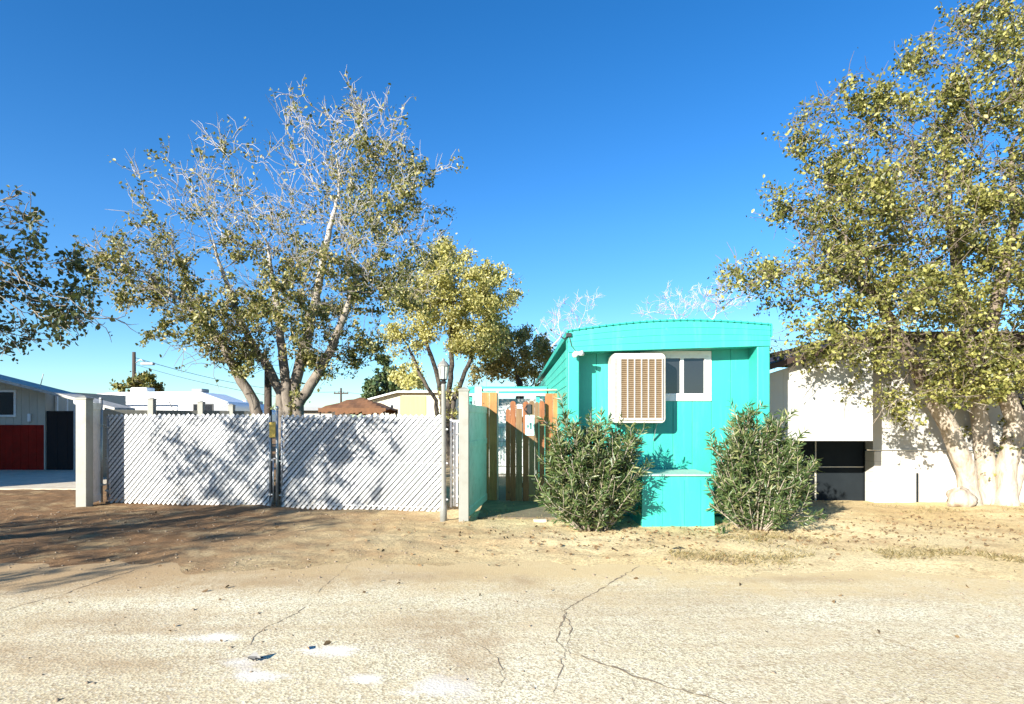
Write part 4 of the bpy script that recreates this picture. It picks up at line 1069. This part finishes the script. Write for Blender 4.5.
# ------------------------------------------------------------------ campers
def camper(label, x0, x1, Y, h, win=True):
    root = thing('camper_trailer', label, 'camper', ((x0+x1)/2, Y, 0), 'parked camper trailers')
    L = x1-x0; Wd = 2.4
    prof = [(x0, .6), (x0, h-.45), (x0+.25, h-.08), (x0+L*.2, h), (x1-L*.28, h+.04), (x1-L*.2, h-.02), (x1-L*.02, h-.45), (x1, h-.62), (x1, 1.5), (x1-.5, 1.1), (x1-1.6, 1.0), (x1-1.9, .6)]
    q = MB(); q.prism([(a, Y, b) for a, b in prof], (0, Wd, 0)); q.build('body', 'rv', root, bevel=.09)
    q = MB(); q.box(x0+L*.22, x0+L*.34, Y+.8, Y+1.5, h+.0, h+.26); q.build('roof_air_conditioner', 'rv', root, bevel=.06)
    q = MB(); q.box(x1-L*.33, x1-L*.25, Y+.7, Y+1.4, h+.02, h+.2); q.build('roof_vent', 'rvgrey', root, bevel=.05)
    if win:
        wx = x0+L*.74
        q = MB(); q.box(wx, wx+.95, Y-.03, Y-.001, h-1.0, h-.55); w_ = q.build('window', 'black', root, bevel=.03)
        for d in (0.05, .5):
            q = MB(); q.box(wx+d, wx+d+.4, Y-.036, Y-.02, h-.96, h-.59); q.build('pane', 'glass', w_)
    q = MB(); q.box(x1-L*.19, x1-L*.02, Y-.004, Y+.003, h-.95, h-.5); q.build('stripe', 'rvgrey', root)
    q = MB(); q.box(x0+.1, x0+L*.6, Y-.34, Y-.26, h-.53, h-.47); q.tube([(x0+L*.6, Y-.3, h-.5), (x0+L*.62, Y-.02, h-1.1)], .02, 6); q.build('awning_roller', 'rvgrey', root)
    for xx in (x0+L*.35, x0+L*.48):
        q = MB(); q.tube([(xx, Y+.08, .36), (xx, Y+.3, .36)], .36, 20); wh = q.build('wheel', 'black', root)
        q = MB(); q.tube([(xx, Y+.06, .36), (xx, Y+.08, .36)], .2, 16); q.build('rim', 'galv', wh)
    for xx in (x1-2.2, x0+.5):
        q = MB(); q.box(xx, xx+.08, Y+.5, Y+.58, 0, .65); q.build('jack', 'galv', root)
camper('long white camper trailer with a dark window behind the beige fence', X(88, 28), X(230, 28), 28, Z(392, 28))
camper('smaller white camper showing beside the left trunk of the mulberry', X(229, 36), X(262, 36), 36, Z(404, 36), False)

# ------------------------------------------------------------------ utility poles and wires
def upole(label, px, Y, ptop, arm, w_):
    root = thing('utility_pole', label, 'utility pole', (X(px, Y), Y, 0)); x = X(px, Y); zt2 = Z(ptop, Y)
    q = MB(); q.tube([(x, Y, -.2), (x, Y, zt2*.5), (x, Y, zt2)], [w_, w_*.85, w_*.7], 12); q.build('pole', 'pole', root, smooth=True)
    return root, x, zt2
up_, ux, uz = upole('dark wooden utility pole with a street light arm above the camper', 134, 45, 352, True, .17)
q = MB(); q.tube([(ux, 45, uz-.9), (ux+.5, 45, uz-.55), (ux+.9, 45, uz-.8)], .04, 8); q.build('arm', 'galv', up_, smooth=True)
q = MB(); q.prism([(x, 44.85, z) for x, z in rrect(ux+.55, ux+1.5, uz-.98, uz-.78, .06)][::-1], (0, .3, 0)); q.build('light_head', 'rvgrey', up_, bevel=.03)
up2, u2x, u2z = upole('small distant utility pole with a crossarm right of the mulberry trunks', 341, 75, 388, True, .16)
q = MB(); q.box(u2x-.9, u2x+.9, 74.93, 75.07, u2z-.75, u2z-.6); q.build('crossarm', 'pole', up2)
for d in (-.8, -.3, .3, .8):
    q = MB(); q.lathe((u2x+d, 75, u2z-.6), [(.05, 0), (.09, .05), (.05, .2)], 8); q.build('insulator', 'rvgrey', up2)
def wire(label, a, b, sag, r=.018):
    q = MB(); a = Vector(a); b = Vector(b); pts = []
    for i in range(25):
        t = i/24; p = a.lerp(b, t); p.z -= sag*4*t*(1-t); pts.append(p)
    o = q.tube(pts, r, 5).build('power_line', 'black'); tag(o, label, 'power line', 'power lines')
wire('upper power line running from the utility pole toward the distant pole', (ux, 45, uz-.4), (u2x, 75, u2z-.45), .9, .02)
wire('lower power line sagging from the utility pole behind the mulberry', (ux, 45, uz-.9), (X(300, 38), 38, Z(400, 38)), .25, .015)
wire('thin power line leaving the distant pole to the right', (u2x, 75, u2z-.45), (X(480, 95), 95, Z(388, 95)), .9)
wire('power line crossing behind the right tree beside the teal home', (X(760, 26), 26, Z(338, 26)), (X(1100, 20), 20, Z(335, 20)), .4, .012)
# extra dark pole rising among the mulberry trunks
dp = thing('wooden_post', 'dark thick wooden post standing among the mulberry trunks', 'post', (X(268, 14.2), 14.2, 0))
q = MB(); q.tube([(X(268, 14.2), 14.2, -.1), (X(268, 14.2), 14.2, 1.5), (X(268, 14.2), 14.2, Z(368, 14.2))], [.10, .09, .08], 12); q.build('shaft', 'pole', dp, smooth=True)

# ------------------------------------------------------------------ brown canopy
YB = 24
cn = thing('gazebo', 'tattered brown canopy gazebo behind the right gate leaf', 'gazebo', (X(352, YB), YB, 0))
cx = X(352, YB); hw = 1.35; zpk = Z(396, YB); ze = Z(409, YB); cyb = YB+1.3
q = MB(); n_ = 12
def cz_(u, v):
    d = max(abs(u), abs(v)); return ze+(zpk-ze)*(1-d)**.85+.03*math.sin(9*u+5*v)-.07*math.sin(math.pi*abs(u))*0
for i in range(n_):
    for j in range(n_):
        cs = []
        for a, b in ((i, j), (i+1, j), (i+1, j+1), (i, j+1)):
            u = -1+2*a/n_; v = -1+2*b/n_; cs.append((cx+u*hw, cyb+v*1.3, cz_(u, v)))
        q.quad(cs)
c_ = q.build('canopy', 'canvas', cn); sd = c_.modifiers.new('s', 'SOLIDIFY'); sd.thickness = .02
q = MB(); rr = random.Random(3); k = 20
for side in range(2):
    y = YB if side == 0 else YB+2.6
    for i in range(k):
        x0 = cx-hw+2*hw*i/k; x1 = cx-hw+2*hw*(i+1)/k; d = rr.uniform(.10, .26); q.prism([(x0, y-.02, ze-d), (x1, y-.02, ze-d*rr.uniform(.6, 1)), (x1, y-.02, ze+.04), (x0, y-.02, ze+.04)], (0, .012, 0))
q.build('valance', 'canvas', cn)
for a in (-1, 1):
    for b in (0, 2.6):
        q = MB(); x = cx+a*(hw-.06); q.tube([(x, YB+b+(.06 if b == 0 else -.06), 0), (x, YB+b+(.06 if b == 0 else -.06), ze)], .03, 8); q.build('leg', 'black', cn)
# teal-grey shed roof between trunks and canopy
ls = thing('low_shed', 'low grey shed with a teal roof edge just left of the brown canopy', 'shed', (X(306, 27), 27, 0))
q = MB(); q.box(X(285, 27), X(332, 27), 27, 30, 0, Z(411, 27)); q.build('wall', 'greyside', ls)
q = MB(); q.box(X(282, 27), X(334, 27), 26.7, 30.3, Z(410.8, 27), Z(407, 27)); q.build('roof', 'rvgrey', ls, bevel=.02)
# beige building
bb = thing('beige_shed', 'beige flat roofed shed with a yellow door panel behind the yellow tree', 'shed', (X(400, 30), 30, 0))
q = MB(); ya = 30
q.prism([(X(366, ya), ya, 0), (X(452, ya), ya, 0), (X(452, ya), ya, Z(393, ya)), (X(398, ya), ya, Z(393, ya)), (X(366, ya), ya, Z(402, ya))], (0, 5, 0)); q.build('wall', 'beige', bb)
q = MB()
q.obox((X(364, ya), ya+2.4, Z(402, ya)+.05), (X(398, ya), ya+2.4, Z(393, ya)+.05), 5.4, .08); q.box(X(398, ya), X(454, ya), ya-.3, ya+5.1, Z(393, ya)+.01, Z(393, ya)+.10); q.build('roof', 'white', bb, bevel=.01)
q = MB(); q.box(X(400, ya), X(426, ya), ya-.04, ya-.001, 0, Z(396, ya)); q.build('door', 'yellow', bb, bevel=.01)
q = MB(); q.box(X(390, ya), X(394, ya), ya-.03, ya-.001, Z(414, ya), Z(404, ya)); w2 = q.build('window', 'white', bb, bevel=.01)
q = MB(); q.box(X(390.6, ya), X(393.4, ya), ya-.036, ya-.02, Z(413, ya), Z(405, ya)); q.build('pane', 'glass', w2)

# ------------------------------------------------------------------ white neighbour house at the right
nh = thing('neighbour_house', 'white house with brown eaves and shaded dark recess right of the teal home', 'house', (9, 11.6, 0))
yw = 11.6; xw = X(873, yw)
q = MB(); q.box(xw, 20, yw, yw+.25, 1.02, 3.1); q.build('wall', 'white_wall', nh)
q = MB(); q.box(xw-.01, 20, yw-.06, yw+.25, 0, 1.0); q.build('base_wall', 'block', nh, bevel=.01)
q = MB(); xx = X(915, yw); q.box(xx-.02, xx+.02, yw-.075, yw-.061, .02, .58); q.build('base_seam', 'slate', nh)
# overhanging upper front panel
y2 = 10.4; xa, xb_ = 4.32, X(873, y2); zb = Z(441, y2)
q = MB(); q.prism([(xa, y2, zb), (xb_, y2, zb), (xb_, y2, 2.98), (xa, y2, 2.36)], (0, .06, 0)); q.build('front_panel', 'white_wall', nh, bevel=.006)
q = MB()
for k in range(1, 5):
    x = xa+(xb_-xa)*k/5; q.box(x-.003, x+.003, y2-.004, y2+.01, zb+.01, 2.36+.62*k/5-.03)
q.build('panel_seam', 'greyside', nh)
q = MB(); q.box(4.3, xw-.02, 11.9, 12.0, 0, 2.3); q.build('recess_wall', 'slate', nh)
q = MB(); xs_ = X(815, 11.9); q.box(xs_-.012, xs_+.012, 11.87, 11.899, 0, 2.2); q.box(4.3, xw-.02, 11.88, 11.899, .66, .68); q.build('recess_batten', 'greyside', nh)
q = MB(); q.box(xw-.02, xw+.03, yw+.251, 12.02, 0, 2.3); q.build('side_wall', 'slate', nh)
q = MB(); q.prism([(4.2, y2-.3, 2.34), (7.6, y2-.3, 3.36), (16, y2-.3, 3.36+.0), (16, y2-.3, 3.5), (7.6, y2-.3, 3.5), (4.2, y2-.3, 2.44)], (0, 0.27, 0)); 
q = MB(); q.prism([(4.2, y2-.25, 2.40), (6.4, y2-.25, 3.06), (6.4, y2-.25, 3.16), (4.2, y2-.25, 2.50)], (0, 4.5, 0)); q.build('carport_roof', 'eave_brown', nh, bevel=.01)
q = MB(); q.prism([(6.42, yw-.45, 3.1), (20, yw-.45, 3.1), (20, yw-.45, 3.25), (6.42, yw-.45, 3.25)], (0, 6, 0)); q.build('main_roof', 'eave_brown', nh, bevel=.01)
q = MB(); wx = X(1006, yw); q.box(wx, wx+1.3, yw-.03, yw-.001, 1.75, 2.5); w3 = q.build('window', 'white', nh, bevel=.006)
q = MB(); q.box(wx+.05, wx+1.25, yw-.036, yw-.02, 1.8, 2.45); q.build('pane', 'glass', w3)
q = MB(); wx = X(1016, yw); q.box(wx, wx+.9, yw-.10, yw-.061, .55, .99); w4 = q.build('vent_opening', 'black', nh, bevel=.006)
for z in (.66, .80):
    q = MB(); q.box(wx+.02, wx+.88, yw-.115, yw-.10, z, z+.03); q.build('bar', 'white', w4)
# limewashed burl at the foot of the tree
rb = thing('boulder', 'rounded pale stone at the foot of the limewashed tree', 'stone', (X(958, 11.1), 10.95, 0))
bm_pts = []; q = MB(); n1, n2 = 14, 10; cxx, cyy = X(958, 11), 10.95
for i in range(n2+1):
    ph = math.pi*i/n2
    for j in range(n1):
        th = 2*math.pi*j/n1; r_ = .2*(1+.16*math.sin(3*th+2*ph)+.08*math.sin(5*ph+th)); q.v.append((cxx+r_*math.sin(ph)*math.cos(th)*1.15, cyy+r_*math.sin(ph)*math.sin(th), .16+r_*math.cos(ph)*.95))
for i in range(n2):
    for j in range(n1): q.f.append((i*n1+j, (i+1)*n1+j, (i+1)*n1+(j+1) % n1, i*n1+(j+1) % n1))
q.build('rock', 'bark_white', rb, smooth=True)

# ------------------------------------------------------------------ litter: leaves, pebbles, dry grass
rs = np.random.RandomState(77)
def scatter(n, f):
    out = []
    while len(out) < n:
        p = f()
        if p is not None: out.append(p)
    return np.array(out)
def fl_pt():
    k = rs.rand()
    if k < .55: x, y = rs.normal(5.6, 2.2), rs.normal(8.6, .9)
    elif k < .8: x, y = rs.normal(1.5, 1.6), rs.normal(8.0, .6)
    elif rs.rand() < .4: x, y = rs.uniform(-8, 9), rs.uniform(4, 10.2)
    else: return None
    if y > 12 or y < 3.4: return None
    if XL-.1 < x < XR+.1 and y > YW-.1: return None
    return (x, y, max(float(gz(x, y)), .0 if y > 6.5 else .006)+.012)
c = scatter(1100, fl_pt); d = rs.normal(size=(len(c), 3)); d[:, 2] *= .18
o = leaves_mesh(c, .055, 'fallen_leaves', 'deadleaf', None, rs, .6, jit=.0, dirs=d); tag(o, 'scattered brown fallen leaves on the dirt and road edge', 'leaf litter', kind='stuff')
def pb_pt():
    x, y = rs.uniform(-9, 9), rs.uniform(3.3, 10.6)
    if rs.rand() > (.9 if x < -1 and y > 6 else .35): return None
    return (x, y, max(float(gz(x, y)), .004))
c = scatter(5200, pb_pt); V = []; Fc = []
oc = np.array([[1, 0, 0], [0, 1, 0], [-1, 0, 0], [0, -1, 0], [0, 0, .7], [0, 0, -.4]]); of = np.array([[0, 1, 4], [1, 2, 4], [2, 3, 4], [3, 0, 4], [1, 0, 5], [2, 1, 5], [3, 2, 5], [0, 3, 5]])
for i, p in enumerate(c):
    r_ = .005+.018*rs.rand()**5; a = rs.uniform(0, 6.28); R_ = np.array([[math.cos(a), -math.sin(a), 0], [math.sin(a), math.cos(a), 0], [0, 0, 1]])
    V.append((oc*rs.uniform(.6, 1.3, (6, 3)))@R_.T*r_+p); Fc.append(of+6*i)
o = npmesh('pebbles', np.concatenate(V), np.concatenate(Fc), 'stone'); tag(o, 'small tan pebbles and dirt clods scattered over the ground', 'pebbles', kind='stuff')
def gr_pt():
    k = rs.rand()
    if k < .55:
        x = rs.uniform(1.6, 6.5); y = 7.05+.18*math.sin(x*1.7)+rs.normal()*.16-(x-2)*.05
    elif k < .75: x, y = rs.normal(3.3, .45), rs.normal(8.0, .3)
    elif k < .9: x, y = rs.uniform(6.5, 10), rs.normal(10.6, .25)
    else: x, y = rs.uniform(-.5, .7), rs.uniform(9.3, 11.3)
    if float(vnoise(np.array(x), np.array(y), .35, 9)) < -.08: return None
    return (x, y, float(gz(x, y)))
c = scatter(4200, gr_pt); d = rs.normal(size=(len(c), 3))*.75; d[:, 2] = np.abs(d[:, 2])*.5+.35
cc = c+d/np.linalg.norm(d, axis=1)[:, None]*.03
o = leaves_mesh(cc, .075, 'dry_grass', 'grass', None, rs, .09, jit=0, dirs=d); tag(o, 'sparse dry grass tufts along the road edge and yard', 'grass', kind='stuff')
# one dark scrap on the asphalt, one by the shrub
for lab, px, py, s_ in (('small crumpled black scrap lying on the pale asphalt', 256, 661, .055), ('dark twiggy scrap on the dirt in front of the teal box', 678, 551, .09)):
    g = gp(px, py); q = MB(); rr = random.Random(px)
    for i in range(5):
        a = rr.uniform(0, 6.28); b = a+rr.uniform(1.2, 2.2); q.prism([(g.x, g.y, .02+.01*i), (g.x+s_*math.cos(a), g.y+s_*.6*math.sin(a), .012+.02*rr.random()), (g.x+s_*math.cos(b), g.y+s_*.6*math.sin(b), .03*rr.random()+.012)], (0, 0, .004))
    root = thing('litter_scrap', lab, 'litter', (g.x, g.y, 0)); q.build('scrap', 'black', root)
